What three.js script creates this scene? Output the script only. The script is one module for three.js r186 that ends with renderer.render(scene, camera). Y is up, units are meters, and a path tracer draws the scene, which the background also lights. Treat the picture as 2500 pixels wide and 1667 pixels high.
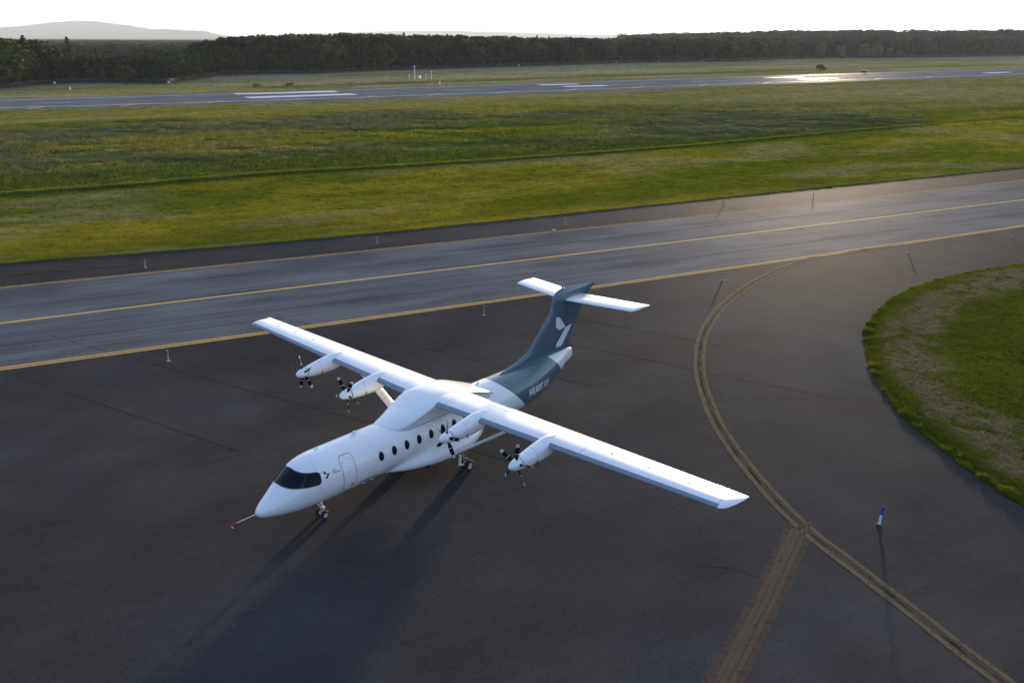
import * as THREE from 'three';
import { mergeGeometries, mergeVertices } from 'three/addons/utils/BufferGeometryUtils.js';
import { FontLoader } from 'three/addons/loaders/FontLoader.js';

// ───────────────────────── camera, sky, sun, exposure ─────────────────────────
const scene = new THREE.Scene();
const camera = new THREE.PerspectiveCamera(44.305, 1024 / 682, 0.5, 40000);
camera.rotation.order = 'YXZ';
camera.position.set(0, 20.04, 0);
camera.rotation.set(-THREE.MathUtils.degToRad(19.868), 0, THREE.MathUtils.degToRad(0.2736));
const renderer = new THREE.WebGLRenderer();
renderer.toneMapping = THREE.LinearToneMapping;
renderer.toneMappingExposure = 5.4;
renderer.shadowMap.enabled = true;

const SUN_AZ = THREE.MathUtils.degToRad(19.3), SUN_EL = THREE.MathUtils.degToRad(5.0);
const sunDir = new THREE.Vector3(Math.sin(SUN_AZ) * Math.cos(SUN_EL), Math.sin(SUN_EL), -Math.cos(SUN_AZ) * Math.cos(SUN_EL));
{ // clear evening sky: blue overhead, pale haze at the horizon, warm glow round the sun
  const w = 1024, h = 512, data = new Float32Array(w * h * 4), d = new THREE.Vector3();
  for (let j = 0; j < h; j++) for (let i = 0; i < w; i++) {
    const lat = ((j + 0.5) / h - 0.5) * Math.PI, lon = ((i + 0.5) / w - 0.5) * 2 * Math.PI;
    d.set(Math.cos(lat) * Math.cos(lon), Math.sin(lat), Math.cos(lat) * Math.sin(lon));
    const el = Math.max(0, Math.asin(d.y)) * 57.3, g = Math.acos(Math.min(1, d.dot(sunDir))) * 57.3;
    const hz = Math.exp(-el / 13), side = 0.5 + 0.5 * Math.cos(g / 57.3);
    const a1 = Math.exp(-g / 9) * 1.5, a2 = Math.exp(-g / 32) * 0.55;
    const k = (j * w + i) * 4;
    data[k] = 0.038 + hz * (0.085 + 0.20 * side * side) + a1 * 0.50 + a2 * 0.42;
    data[k + 1] = 0.073 + hz * (0.105 + 0.18 * side * side) + a1 * 0.41 + a2 * 0.36;
    data[k + 2] = 0.142 + hz * (0.130 + 0.13 * side * side) + a1 * 0.28 + a2 * 0.26;
    data[k + 3] = 1;
  }
  const sky = new THREE.DataTexture(data, w, h, THREE.RGBAFormat, THREE.FloatType);
  sky.mapping = THREE.EquirectangularReflectionMapping;
  sky.magFilter = sky.minFilter = THREE.LinearFilter; sky.needsUpdate = true;
  scene.background = sky; scene.environment = sky;
}
const sun = new THREE.DirectionalLight(new THREE.Color().setRGB(1.0, 0.80, 0.56), 2.3);
sun.position.copy(sunDir).multiplyScalar(400).add(new THREE.Vector3(0, 0, -60));
sun.target.position.set(0, 0, -60); scene.add(sun, sun.target);
sun.castShadow = true; sun.shadow.radius = 4.5; sun.shadow.mapSize.set(4096, 4096);
Object.assign(sun.shadow.camera, { left: -150, right: 150, top: 150, bottom: -150, near: 1, far: 900 });
scene.fog = new THREE.FogExp2(0xe2e6ea, 0.000052);

// ───────────────────────── helpers ─────────────────────────
const V = (x, y, z) => new THREE.Vector3(x, y, z);
const lerp = (a, b, t) => a + (b - a) * t, clamp = (v, a = 0, b = 1) => Math.min(b, Math.max(a, v));
const smooth = (a, b, v) => { const t = clamp((v - a) / (b - a)); return t * t * (3 - 2 * t); };
function rng(seed) { let s = seed >>> 0; return () => { s = (s + 0x6D2B79F5) | 0; let t = Math.imul(s ^ (s >>> 15), 1 | s); t = (t + Math.imul(t ^ (t >>> 7), 61 | t)) ^ t; return ((t ^ (t >>> 14)) >>> 0) / 4294967296; }; }
function hash(i, j, s) { let h = Math.imul(i, 374761393) ^ Math.imul(j, 668265263) ^ Math.imul(s, 2147483647 - 58); h = Math.imul(h ^ (h >>> 13), 1274126177); return ((h ^ (h >>> 16)) >>> 0) / 4294967296; }
function vnoise(x, y, s = 1, px = 0, py = 0) { // value noise 0..1, optionally periodic
  let i = Math.floor(x), j = Math.floor(y); const fx = x - i, fy = y - j, u = fx * fx * (3 - 2 * fx), v = fy * fy * (3 - 2 * fy);
  let i1 = i + 1, j1 = j + 1; if (px) { i = ((i % px) + px) % px; i1 = ((i1 % px) + px) % px; } if (py) { j = ((j % py) + py) % py; j1 = ((j1 % py) + py) % py; }
  return lerp(lerp(hash(i, j, s), hash(i1, j, s), u), lerp(hash(i, j1, s), hash(i1, j1, s), u), v);
}
function fbm(x, y, s = 1, o = 4) { let a = 0, w = 0.5, t = 0; for (let k = 0; k < o; k++) { a += w * vnoise(x, y, s + k); t += w; x *= 2.03; y *= 2.03; w *= 0.5; } return a / t; }
function curve(pts) { // pts [[s, a, b, ...]] -> f(s) = smooth (Catmull-Rom) with straight ends
  const n = pts.length, dim = pts[0].length;
  const m = pts.map((p, i) => { const a = pts[Math.max(0, i - 1)], b = pts[Math.min(n - 1, i + 1)]; return p.map((_, k) => (b[k] - a[k]) / (b[0] - a[0])); });
  return s => {
    if (s <= pts[0][0]) return pts[0].slice(1).map((v, k) => v + m[0][k + 1] * (s - pts[0][0]));
    if (s >= pts[n - 1][0]) return pts[n - 1].slice(1).map((v, k) => v + m[n - 1][k + 1] * (s - pts[n - 1][0]));
    let i = 0; while (s > pts[i + 1][0]) i++;
    const h = pts[i + 1][0] - pts[i][0], t = (s - pts[i][0]) / h, out = [];
    for (let k = 1; k < dim; k++) out.push((2 * t ** 3 - 3 * t * t + 1) * pts[i][k] + (t ** 3 - 2 * t * t + t) * h * m[i][k] + (-2 * t ** 3 + 3 * t * t) * pts[i + 1][k] + (t ** 3 - t * t) * h * m[i + 1][k]);
    return out;
  };
}
const taken = {};
function numbered(n) { const k = taken[n] = (taken[n] ?? -1) + 1; return k ? `${n}_${String(k).padStart(3, '0')}` : n; }
function shade(o) { o.traverse(c => { if (c.isMesh) { c.castShadow = true; c.receiveShadow = true; } }); return o; }
function tag(o, label, category, group) { o.userData.label = label; o.userData.category = category; if (group) o.userData.group = group; return o; }
function thing(name, label, category, pos = [0, 0, 0], turn = 0, group) {
  const o = new THREE.Group(); o.name = numbered(name); o.position.set(...pos); o.rotation.y = turn; scene.add(o); return tag(o, label, category, group);
}
function part(name, geo, mat, parent) { const m = new THREE.Mesh(geo, mat); m.name = name; m.castShadow = m.receiveShadow = true; parent.add(m); return m; }
function structure(name, geo, mat, label) { const m = part(name, geo, mat, scene); m.userData.kind = 'structure'; if (label) { m.userData.label = label; m.userData.category = 'ground'; } return m; }
function geom(pos, idx, uv, col) {
  const g = new THREE.BufferGeometry(); g.setAttribute('position', new THREE.Float32BufferAttribute(pos, 3));
  if (uv) g.setAttribute('uv', new THREE.Float32BufferAttribute(uv, 2)); if (col) g.setAttribute('color', new THREE.Float32BufferAttribute(col, 3));
  g.setIndex(idx); g.computeVertexNormals(); return g;
}
function grid(nu, nv, f, uvf, colf) { // sheet f(u,v)->[x,y,z]
  const p = [], t = [], c = [], ix = [];
  for (let j = 0; j <= nv; j++) for (let i = 0; i <= nu; i++) {
    const q = f(i / nu, j / nv); p.push(...q); const w = uvf ? uvf(q, i / nu, j / nv) : [q[0], q[2]]; t.push(...w); if (colf) c.push(...colf(q, i / nu, j / nv));
  }
  for (let j = 0; j < nv; j++) for (let i = 0; i < nu; i++) { const a = j * (nu + 1) + i, b = a + 1, d = a + nu + 1, e = d + 1; ix.push(a, b, d, b, e, d); }
  return geom(p, ix, t, colf ? c : null);
}
function upright(g) { // make a ground sheet face up
  const n = g.attributes.normal; let s = 0; for (let i = 0; i < n.count; i++) s += n.getY(i);
  if (s < 0) { const a = g.index.array; for (let i = 0; i < a.length; i += 3) { const t = a[i]; a[i] = a[i + 1]; a[i + 1] = t; } g.computeVertexNormals(); } return g;
}
function ribbon(pts, half, y, wob = 0, seed = 1) { // flat strip along pts [[x,z],...], uv in metres
  const p = [], t = [], ix = []; let L = 0;
  for (let i = 0; i < pts.length; i++) {
    const a = pts[Math.max(0, i - 1)], b = pts[Math.min(pts.length - 1, i + 1)], l = Math.hypot(b[0] - a[0], b[1] - a[1]) || 1, nx = -(b[1] - a[1]) / l, nz = (b[0] - a[0]) / l;
    if (i) L += Math.hypot(pts[i][0] - pts[i - 1][0], pts[i][1] - pts[i - 1][1]);
    const hw = half * (1 + wob * (vnoise(L * 1.3, 3.1, seed) - 0.5)), off = wob * half * 2.5 * (fbm(L * 0.8, 9.7, seed + 5, 3) - 0.5);
    p.push(pts[i][0] + nx * (off + hw), y, pts[i][1] + nz * (off + hw), pts[i][0] + nx * (off - hw), y, pts[i][1] + nz * (off - hw)); t.push(L, half, L, -half);
    if (i) { const k = i * 2; ix.push(k - 2, k - 1, k, k - 1, k + 1, k); }
  }
  return upright(geom(p, ix, t));
}
function densify(pts, step) { const o = []; for (let i = 0; i + 1 < pts.length; i++) { const a = pts[i], b = pts[i + 1], n = Math.max(1, Math.ceil(Math.hypot(b[0] - a[0], b[1] - a[1]) / step)); for (let k = 0; k < n; k++) o.push([lerp(a[0], b[0], k / n), lerp(a[1], b[1], k / n)]); } o.push(pts[pts.length - 1]); return o; }
const std = (rgb, rough = 0.8, o = {}) => new THREE.MeshStandardMaterial({ color: new THREE.Color().setRGB(...rgb), roughness: rough, side: THREE.DoubleSide, ...o });
const phys = (rgb, rough = 0.8, o = {}) => new THREE.MeshPhysicalMaterial({ color: new THREE.Color().setRGB(...rgb), roughness: rough, side: THREE.DoubleSide, ...o });
function tex(n, m, f, repeatMetresX, repeatMetresY) { // data texture of linear values f(u,v in 0..1)->[r,g,b]
  const d = new Uint8Array(n * m * 4);
  for (let j = 0; j < m; j++) for (let i = 0; i < n; i++) { const c = f(i / n, j / m), k = (j * n + i) * 4; d[k] = clamp(c[0]) * 255; d[k + 1] = clamp(c[1]) * 255; d[k + 2] = clamp(c[2]) * 255; d[k + 3] = 255; }
  const t = new THREE.DataTexture(d, n, m); t.wrapS = t.wrapT = THREE.RepeatWrapping; t.magFilter = THREE.LinearFilter; t.minFilter = THREE.LinearMipmapLinearFilter; t.generateMipmaps = true;
  t.repeat.set(1 / repeatMetresX, 1 / repeatMetresY); t.needsUpdate = true; return t;
}
const pn = (u, v, f, s) => vnoise(u * f, v * f, s, f, f);                                  // periodic noise
const pf = (u, v, f, s, o = 4) => { let a = 0, w = 0.5, t = 0; for (let k = 0; k < o; k++) { a += w * pn(u, v, f << k, s + k); t += w; w *= 0.6; } return a / t; };

// ───────────────────────── ground materials ─────────────────────────
const asphaltTex = tex(1024, 1024, (u, v) => {
  const grain = 0.55 * pn(u, v, 512, 3) + 0.45 * pn(u, v, 256, 4), mid = pf(u, v, 8, 11, 4), streak = vnoise(u * 6, v * 90, 17, 6, 90), spk = pn(u, v, 400, 21) > 0.93 ? 0.16 : 0;
  const g = 0.52 + 0.20 * (grain - 0.5) + 0.26 * (mid - 0.5) + 0.05 * (streak - 0.5) + spk, warm = (pf(u, v, 4, 31, 3) - 0.5) * 0.10;
  return [g * (1 + warm), g, g * (1 - warm)];
}, 23, 23);
const asphaltBump = tex(512, 512, (u, v) => { const g = 0.6 * pn(u, v, 256, 5) + 0.4 * pn(u, v, 64, 6); return [g, g, g]; }, 5.3, 5.3);
const roadTex = tex(1024, 1024, (u, v) => {
  const grain = pn(u, v, 512, 43), mid = pf(u, v, 6, 51, 4), streak = vnoise(u * 3, v * 70, 57, 3, 70), s2 = vnoise(u * 5, v * 22, 58, 5, 22);
  const g = 0.55 + 0.16 * (grain - 0.5) + 0.24 * (mid - 0.5) + 0.26 * (streak - 0.5) + 0.22 * (s2 - 0.5); return [g, g, g];
}, 27, 27);
const grassTex = tex(1024, 1024, (u, v) => {
  const a = pn(u, v, 256, 71), b = pf(u, v, 24, 72, 4), st = vnoise(u * 10, v * 120, 77, 10, 120), dk = pf(u, v, 48, 79, 3);
  const g = 0.5 + 0.42 * (a - 0.5) + 0.5 * (b - 0.5) + 0.30 * (st - 0.5) - (dk > 0.62 ? (dk - 0.62) * 1.4 : 0), y = (pf(u, v, 12, 81, 3) - 0.5) * 0.35;
  return [g * (1 + y), g, g * (1 - 0.6 * y)];
}, 31, 31);
const grassBump = tex(512, 512, (u, v) => { const g = 0.5 * pn(u, v, 128, 85) + 0.5 * pf(u, v, 16, 86, 3); return [g, g, g]; }, 9.7, 9.7);
const wearTex = tex(512, 512, (u, v) => { const c = 0.62 + 0.38 * smooth(0.30, 0.5, pf(u, v, 20, 91, 3) * 0.6 + pn(u, v, 160, 95) * 0.4); return [c, c, c]; }, 3.1, 3.1);
const wornTex = tex(1024, 1024, (u, v) => { const st = vnoise(u * 24, v * 220, 197, 24, 220), g = pf(u, v, 32, 191, 4), q = pn(u, v, 256, 195), c = 0.30 + 0.65 * smooth(0.36, 0.62, g * 0.45 + q * 0.25 + st * 0.3); return [c, c, c]; }, 4.7, 4.7);
const M = {
  apron: phys([0.089, 0.0805, 0.077], 0.78, { map: asphaltTex, bumpMap: asphaltBump, bumpScale: 0.004, vertexColors: true, specularIntensity: 0.005 }),
  taxi: phys([0.186, 0.185, 0.192], 0.76, { map: roadTex, bumpMap: asphaltBump, bumpScale: 0.003, specularIntensity: 0.0035 }),
  runway: phys([0.25, 0.243, 0.243], 0.62, { map: roadTex, bumpMap: asphaltBump, bumpScale: 0.003, specularIntensity: 0.00003 }),
  grass: phys([0.41, 0.41, 0.40], 0.95, { specularIntensity: 0, map: grassTex, bumpMap: grassBump, bumpScale: 0.06, vertexColors: true }),
  forestFloor: phys([0.03, 0.036, 0.014], 1, { specularIntensity: 0 }),
  yellowFar: phys([0.46, 0.30, 0.10], 0.8, { alphaMap: wearTex, transparent: true, opacity: 0.8, specularIntensity: 0.004 }),
  yellow: phys([0.60, 0.38, 0.11], 0.7, { alphaMap: wearTex, transparent: true, specularIntensity: 0.002 }),
  yellowWorn: phys([0.120, 0.090, 0.052], 0.78, { alphaMap: wearTex, transparent: true, specularIntensity: 0.005 }),
  brownWorn: phys([0.094, 0.071, 0.051], 0.78, { alphaMap: wearTex, transparent: true, specularIntensity: 0.005 }),
  brownFilm: phys([0.076, 0.057, 0.044], 0.85, { alphaMap: wearTex, transparent: true, specularIntensity: 0.005 }),
  white: phys([0.62, 0.62, 0.60], 0.5, { specularIntensity: 0.0003 }),
  tar: phys([0.012, 0.012, 0.013], 0.8, { specularIntensity: 0.001 }),
  tarFaint: phys([0.032, 0.031, 0.031], 0.8, { alphaMap: wearTex, transparent: true, specularIntensity: 0.001 }),
};

// ───────────────────────── ground plan: lines run left to right by s ─────────────────────────
const edgeNear = curve([[2, -47.8, -76.1], [400, -33.5, -81.6], [800, -17.6, -88.5], [1200, 1.2, -98.2], [1600, 24.3, -110.6], [2000, 53.4, -125.8], [2350, 85.7, -142.5]]);
const ditchLip = curve([[0, -67.3, -110], [300, -53.2, -118], [600, -38.5, -128], [900, -19.5, -136.8], [1200, 1.7, -147.6], [1600, 36, -168], [2000, 84, -202], [2170, 111, -221], [2500, 176, -262]]);
const crest = curve([[0, -109.3, -182.8], [500, -72.2, -210.7], [1000, -21.8, -240], [1500, 39.7, -246], [1900, 86.1, -238], [2170, 113, -226], [2500, 180, -270]]);
const rwyNear = curve([[0, -148, -249], [600, -81.8, -284], [1200, 3.6, -337], [1800, 131, -424], [2350, 314, -543]]);
const rwyFar = curve([[0, -172.5, -293], [600, -98, -341], [1200, 4.4, -416], [1800, 163, -531], [2350, 393, -681]]);
const woodEdge = curve([[-600, -300, -262], [0, -205, -350], [80, -206, -375], [180, -194, -393], [297, -173, -397], [380, -156, -394], [450, -159, -436], [500, -160, -474], [600, -140, -500], [700, -112, -524], [900, -74, -580], [1176, -3, -658], [1450, 94, -775], [1700, 207, -858], [1880, 345, -1025], [2000, 430, -1070], [2150, 545, -1125], [2350, 759, -1310], [2900, 1500, -1990]]);
const dirT = [0.8941, -0.4479];                                         // taxiway direction
const along = q => q[0] * dirT[0] + q[2] * dirT[1], across = q => -q[0] * dirT[1] + q[2] * dirT[0];
const uvT = q => [along(q), across(q)];

// terrain to the horizon
{
  const p = [], ix = [], R = [0, 60, 200, 600, 1500, 4000, 9000, 20000, 34000], n = 48;
  for (const r of R) for (let i = 0; i < n; i++) p.push(r * Math.cos(i / n * 6.28319), -1.6 - Math.max(0, r - 600) * 0.0004, -60 + r * Math.sin(i / n * 6.28319));
  for (let k = 0; k + 1 < R.length; k++) for (let i = 0; i < n; i++) { const a = k * n + i, b = k * n + (i + 1) % n; ix.push(a, b, a + n, b, b + n, a + n); }
  structure('terrain', upright(geom(p, ix)), M.forestFloor);
}
// hills on the horizon
function hill(name, pts, depth) { // pts [[x, z, height]...] ridge line
  const c = curve(pts.map((q, i) => [i, ...q])), n = 120, m = pts.length - 1;
  structure(name, grid(n, 16, (u, v) => {
    const [x, z, h] = c(u * m), k = v * 2 - 1, len = Math.hypot(x, z), w = Math.exp(-k * k * 3.2) - Math.exp(-3.2), s = (1 + k * depth / len);
    return [x * s, -12 + Math.max(0, h + 12) * w / (1 - Math.exp(-3.2)) + (fbm(u * 60, v * 8, 401, 3) - 0.5) * 26 * w, z * s];
  }), phys([0.05, 0.062, 0.035], 1, { specularIntensity: 0 }));
}
hill('hill', [[-16500, -18000, 20], [-13500, -18000, 90], [-11600, -18000, 130], [-10370, -18000, 178], [-9490, -18000, 262], [-8820, -18000, 318], [-8390, -18000, 304], [-7720, -18000, 228], [-7270, -18000, 168], [-6840, -18000, 160], [-6260, -18000, 136], [-5960, -18000, 76], [-5500, -18000, 10], [-4900, -18000, -12]], 3200);
hill('hill_ridge', [[-3800, -12000, 10], [-2600, -12300, 70], [-1200, -12500, 105], [200, -12600, 85], [1400, -12600, 60], [3000, -12500, 95], [5200, -12100, 60], [8000, -11000, 40]].map(q => q.map(v => v * 2.3)), 4200);

// apron and shoulder: one asphalt sheet up to the grass edge
const SL = [-1500, 3300];
{
  const g = grid(190, 130, (u, v) => {
    const s = lerp(SL[0], SL[1], u), [ex, ez] = edgeNear(s), bx = lerp(-120, 190, u);
    const t = 1 - (1 - v) ** 1.5; return [lerp(bx, ex, t), 0, lerp(22, ez, t)];
  }, uvT, q => {
    const a = fbm(q[0] * 0.05 + 3, q[2] * 0.05, 201, 4) - 0.5, b = fbm(along(q) * 0.05, across(q) * 0.35, 211, 4) - 0.5, w = fbm(q[0] * 0.09, q[2] * 0.09, 221, 3) - 0.5, c = fbm(q[0] * 0.32, q[2] * 0.32, 231, 3) - 0.5, k = 1 + 0.5 * a + 0.35 * b + 0.22 * c;
    return [k * (1 + 0.22 * w), k, k * (1 - 0.22 * w)];
  });
  structure('apron', upright(g), M.apron);
}
// taxiway with its paint
const low = curve([[2, -32.71, -49.84], [600, -18.05, -56.95], [1360, 6.84, -69.2], [2000, 36.68, -84.06], [2350, 58.74, -95.36]]);
const mid = curve([[2, -37.93, -58.93], [600, -21.03, -67.5], [1200, 0.96, -78.35], [1800, 30.5, -93.1], [2350, 68.37, -112.21]]);
const high = curve([[2, -43.29, -68.26], [600, -23.83, -77.5], [1200, 1.07, -89.5], [1800, 34.45, -106.2], [2350, 77.96, -128.99]]);
const laneA = curve([[0, -35.15, -53.98], [600, -20.46, -61.3], [1360, 5.2, -73.6], [2350, 63, -103]]);
const laneB = curve([[0, -40.55, -63.4], [600, -23.64, -72.0], [1200, 1, -83.6], [2350, 73, -120.3]]);
const linePts = (c, off = 0, n = 160, a = SL[0], b = SL[1]) => { const o = []; for (let i = 0; i <= n; i++) { const s = lerp(a, b, i / n), [x, z] = c(s); o.push([x + 0.448 * off * -1, z - 0.894 * off]); } return o; };
const taxiway = new THREE.Group(); taxiway.name = 'taxiway'; taxiway.userData.kind = 'structure'; scene.add(taxiway);
part('pavement', upright(grid(120, 8, (u, v) => { const s = lerp(SL[0], SL[1], u), a = low(s), b = high(s); return [lerp(a[0], b[0], v), 0.004, lerp(a[1], b[1], v)]; }, uvT)), M.taxi, taxiway);
for (const [c, hw, m] of [[low, 0.105, M.yellow], [high, 0.09, M.yellowFar]]) for (const o of [-0.20, 0.20]) part('yellow_line', ribbon(linePts(c, o), hw, 0.009), m, taxiway);
part('yellow_line', ribbon(linePts(mid), 0.17, 0.009), M.yellow, taxiway);
for (const c of [laneA, laneB]) part('joint', ribbon(linePts(c, 0, 400), 0.05, 0.008, 0.5, 7), M.tarFaint, taxiway);
// joints and sealed cracks in the asphalt
const apronJoints = new THREE.Group(); apronJoints.name = 'pavement_joints'; apronJoints.userData.kind = 'structure'; scene.add(apronJoints);
const seams = [[[-33, -56.3], [-26.3, -52.4], [-23.6, -50.9], [-16.1, -46.7], [-11.3, -44.0], [-7.5, -41.9], [2, -36.5]], [[-18, -60.5], [-14.1, -58.5], [-11, -56.9], [-4.1, -52.9], [-0.5, -50.6], [6, -47]], [[-7, -61.2], [-4, -59.6], [1.6, -56.6], [4.1, -54.8], [10, -51.4], [14.2, -48.7], [20, -45.4]], [[2, -62.6], [5.1, -60.6], [10.9, -57], [14.5, -54.7]], [[-32.8, -49.9], [-29.2, -47.5], [-24, -44.5], [-14, -38.6]], [[7.6, -28.9], [8.2, -28.8], [8.9, -28.7], [9.8, -28.1], [10.6, -27.9]]];
seams.forEach((q, i) => part('joint', ribbon(densify(q, 0.25), i === 5 ? 0.014 : 0.026, 0.0045, 1.1, 30 + i), M.tarFaint, apronJoints));
[[[24, -113], [28, -104.8], [31, -97], [33.3, -91.1], [36.9, -80.6], [43.8, -75.7], [47, -73.6]], [[-8.8, -94.8], [-7.4, -91], [-5.1, -86.7]], [[-16.3, -86.3], [-15.6, -84.4], [-14.35, -82.6]]].forEach((q, i) => part('crack', ribbon(densify(q, 0.3), 0.025, 0.0125, 0.9, 50 + i), M.tarFaint, apronJoints));
// the old curved lead-in line and the faded strip
const bend = curve([[0, 47.5, -89.4], [1, 36.0, -83.2], [2, 29.7, -80.1], [3, 22.8, -73.0], [4, 17.5, -65.25], [5, 14.4, -58.65], [6, 12.75, -53.2], [7, 11.8, -47.85], [8, 11.45, -41.7], [9, 11.9, -36.4], [10, 12.78, -31.85], [11, 13.9, -28.9], [12, 15.1, -25.75], [13, 15.93, -23.6], [14, 16.45, -22.3], [15, 18.5, -17]]);
const offs = (c, a, b, n, d) => { const o = []; for (let i = 0; i <= n; i++) { const s = lerp(a, b, i / n), p = c(s), q = c(s + 0.01), l = Math.hypot(q[0] - p[0], q[1] - p[1]); o.push([p[0] - (q[1] - p[1]) / l * d, p[1] + (q[0] - p[0]) / l * d]); } return o; };
const oldLine = new THREE.Group(); oldLine.name = 'old_taxi_line'; oldLine.userData.kind = 'structure'; scene.add(oldLine);
part('brown_film', ribbon(offs(bend, 0.6, 15, 260, 0), 0.40, 0.0042, 0.15, 61), M.brownFilm, oldLine);
part('faded_line', ribbon(offs(bend, 0.2, 15, 260, 0.27), 0.12, 0.0090, 0.3, 62), M.yellowWorn, oldLine);
part('faded_line', ribbon(offs(bend, 0.2, 15, 260, -0.27), 0.10, 0.0090, 0.3, 63), M.yellowWorn, oldLine);
part('crack', ribbon(offs(bend, 5, 15, 700, 0.02), 0.018, 0.0118, 2.2, 64), M.tar, oldLine);
const strip = [[12.75, -31.9], [12.35, -31.2], [9.7, -26.6], [7.07, -22.3], [3.4, -16.2]];
part('brown_film', ribbon(densify(strip, 0.3), 0.60, 0.0050, 0.05, 66), M.brownFilm, oldLine);
const sd = densify(strip, 0.3), shift = d => sd.map(q => [q[0] + 0.856 * d, q[1] - 0.516 * d]);
[[-0.52, 0.085], [0.52, 0.08], [-0.02, 0.09]].forEach(([d, w], i) => part('faded_line', ribbon(shift(d), w, 0.0090, 0.5, 67 + i), M.brownWorn, oldLine));

// ───────────────────────── grass ─────────────────────────
const mixc = (a, b, t) => a.map((v, k) => lerp(v, b[k], t));
const LUSH = [0.36, 0.43, 0.014], YELL = [0.68, 0.61, 0.035], DRY = [0.95, 0.80, 0.44], DARK = [0.19, 0.26, 0.030], GREY = [0.33, 0.35, 0.15];
function fieldColor(q, zone) {
  const a = along(q), c = across(q), n1 = fbm(a * 0.03, c * 0.08, 301, 4), n2 = fbm(a * 0.05, c * 0.14, 311, 4), n3 = fbm(a * 0.012, c * 0.035, 321, 3), n4 = fbm(a * 0.35, c * 0.9, 331, 3);
  let col = mixc(LUSH, YELL, smooth(0.35, 0.65, n1));
  if (zone === 'mown') { col = mixc(col, DRY, 0.35 * smooth(0.50, 0.70, n2)); }
  if (zone === 'tall') { col = mixc(mixc(GREY, LUSH, smooth(0.35, 0.6, n3)), DARK, smooth(0.45, 0.7, n2) * 0.55); col = mixc(col, YELL, 0.6 * smooth(0.58, 0.7, n1)); }
  if (zone === 'far') { col = mixc(mixc(YELL, DRY, 0.35 + 0.6 * smooth(0.3, 0.55, n3)), LUSH, 0.5 * smooth(0.54, 0.7, n2)).map(v => v * 1.25); }
  if (zone === 'ditch') col = LUSH;
  const k = 0.66 + 0.68 * n4; return col.map(v => v * k);
}
// infield between taxiway and runway: verge, drainage ditch, bank, verge
const ditchDepth = s => 1 - smooth(1950, 2180, s), P2 = (a, b, t) => [lerp(a[0], b[0], t), lerp(a[1], b[1], t)];
function infield(s, w) { // w in 0..4: edge, lip, ditch foot, crest, runway
  const E = edgeNear(s), L = ditchLip(s), C = crest(s), R = rwyNear(s), k = ditchDepth(s), d = Math.hypot(C[0] - L[0], C[1] - L[1]), f = P2(L, C, Math.min(0.5, 5 / d));
  const hump = 0.5 + 1.0 * k;
  if (w <= 1) return [...P2(E, L, w), 0.35 * k * smooth(0.6, 1, w)];
  if (w <= 2) { const t = w - 1; return [...P2(L, f, t), lerp(0.35, -1.05, smooth(0, 1, t)) * k]; }
  if (w <= 3) { const t = w - 2, q = P2(f, C, t); return [q[0], q[1], k * lerp(-1.05, 0.25, smooth(0, 0.30, t)) + hump * 0.55 * smooth(0.15, 1, t)]; }
  const t = w - 3, q = P2(C, R, t); return [q[0], q[1], (0.25 * k + hump * 0.55) * (1 - smooth(0, 0.8, t))];
}
const FS = [-700, 2950];
{
  const rows = [[0, 1, 44], [1, 2, 8], [2, 3, 60], [3, 4, 40]];
  const ws = []; for (const [a, b, n] of rows) for (let i = 0; i < n; i++) ws.push(lerp(a, b, i / n)); ws.push(4);
  const g = grid(420, ws.length - 1, (u, v) => {
    const w = ws[Math.round(v * (ws.length - 1))], s = lerp(FS[0], FS[1], u), [x, z, h] = infield(s, w);
    const rough = w > 1 && w < 3.2 ? 0.35 : 0.10;
    return [x, 0.02 + h + rough * (fbm(x * 0.25, z * 0.25, 341, 3) - 0.5) * smooth(0, 0.06, w) * smooth(4, 3.9, w), z];
  }, uvT, (q, u, v) => {
    const w = ws[Math.round(v * (ws.length - 1))], s = lerp(FS[0], FS[1], u), k = ditchDepth(s);
    let c = fieldColor(q, 'mown'); const tall = fieldColor(q, 'tall');
    c = mixc(c, tall, smooth(0.93, 1.05, w) * (1 - smooth(2.85, 3.1, w)) * k);
    c = mixc(c, fieldColor(q, 'ditch'), 0.65 * k * smooth(1.0, 1.2, w) * (1 - smooth(2.03, 2.22, w + 0.45 * (fbm(q[0] * 0.08, q[2] * 0.08, 343, 3) - 0.5))));
    c = mixc(c, [0.62, 0.60, 0.30], 0.65 * (1 - smooth(0.02, 0.09, w + 0.05 * (fbm(q[0] * 0.3, q[2] * 0.3, 345, 3) - 0.5))));
    return mixc(c, fieldColor(q, 'far'), smooth(3.05, 3.4, w) * 0.5);
  });
  const m = structure('grass_infield', upright(g), M.grass);
}
// field beyond the runway, up to the wood
{
  const g = grid(300, 70, (u, v) => {
    const s = lerp(FS[0], FS[1], u), A = rwyFar(s), B = woodEdge(s), t = v * 1.08, h = 0.02 + 0.12 * (fbm(A[0] * 0.05, t * 40, 351, 3)) * smooth(0, 0.1, v) - 1.0 * Math.exp(-(((v - 0.2) / 0.05) ** 2)) * smooth(500, 700, s);
    return [lerp(A[0], B[0], t), h, lerp(A[1], B[1], t)];
  }, uvT, (q, u, v) => {
    const s = lerp(FS[0], FS[1], u); let c = fieldColor(q, 'far');
    const dk = Math.exp(-(((v - 0.2) / 0.055) ** 2)) * smooth(450, 650, s) * (1 - 0.6 * smooth(1750, 1850, s));
    c = mixc(c, LUSH, 0.85 * dk); return mixc(c, YELL, 0.5 * (1 - smooth(0, 0.1, v)));
  });
  structure('grass_field', upright(g), M.grass);
}
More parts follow.
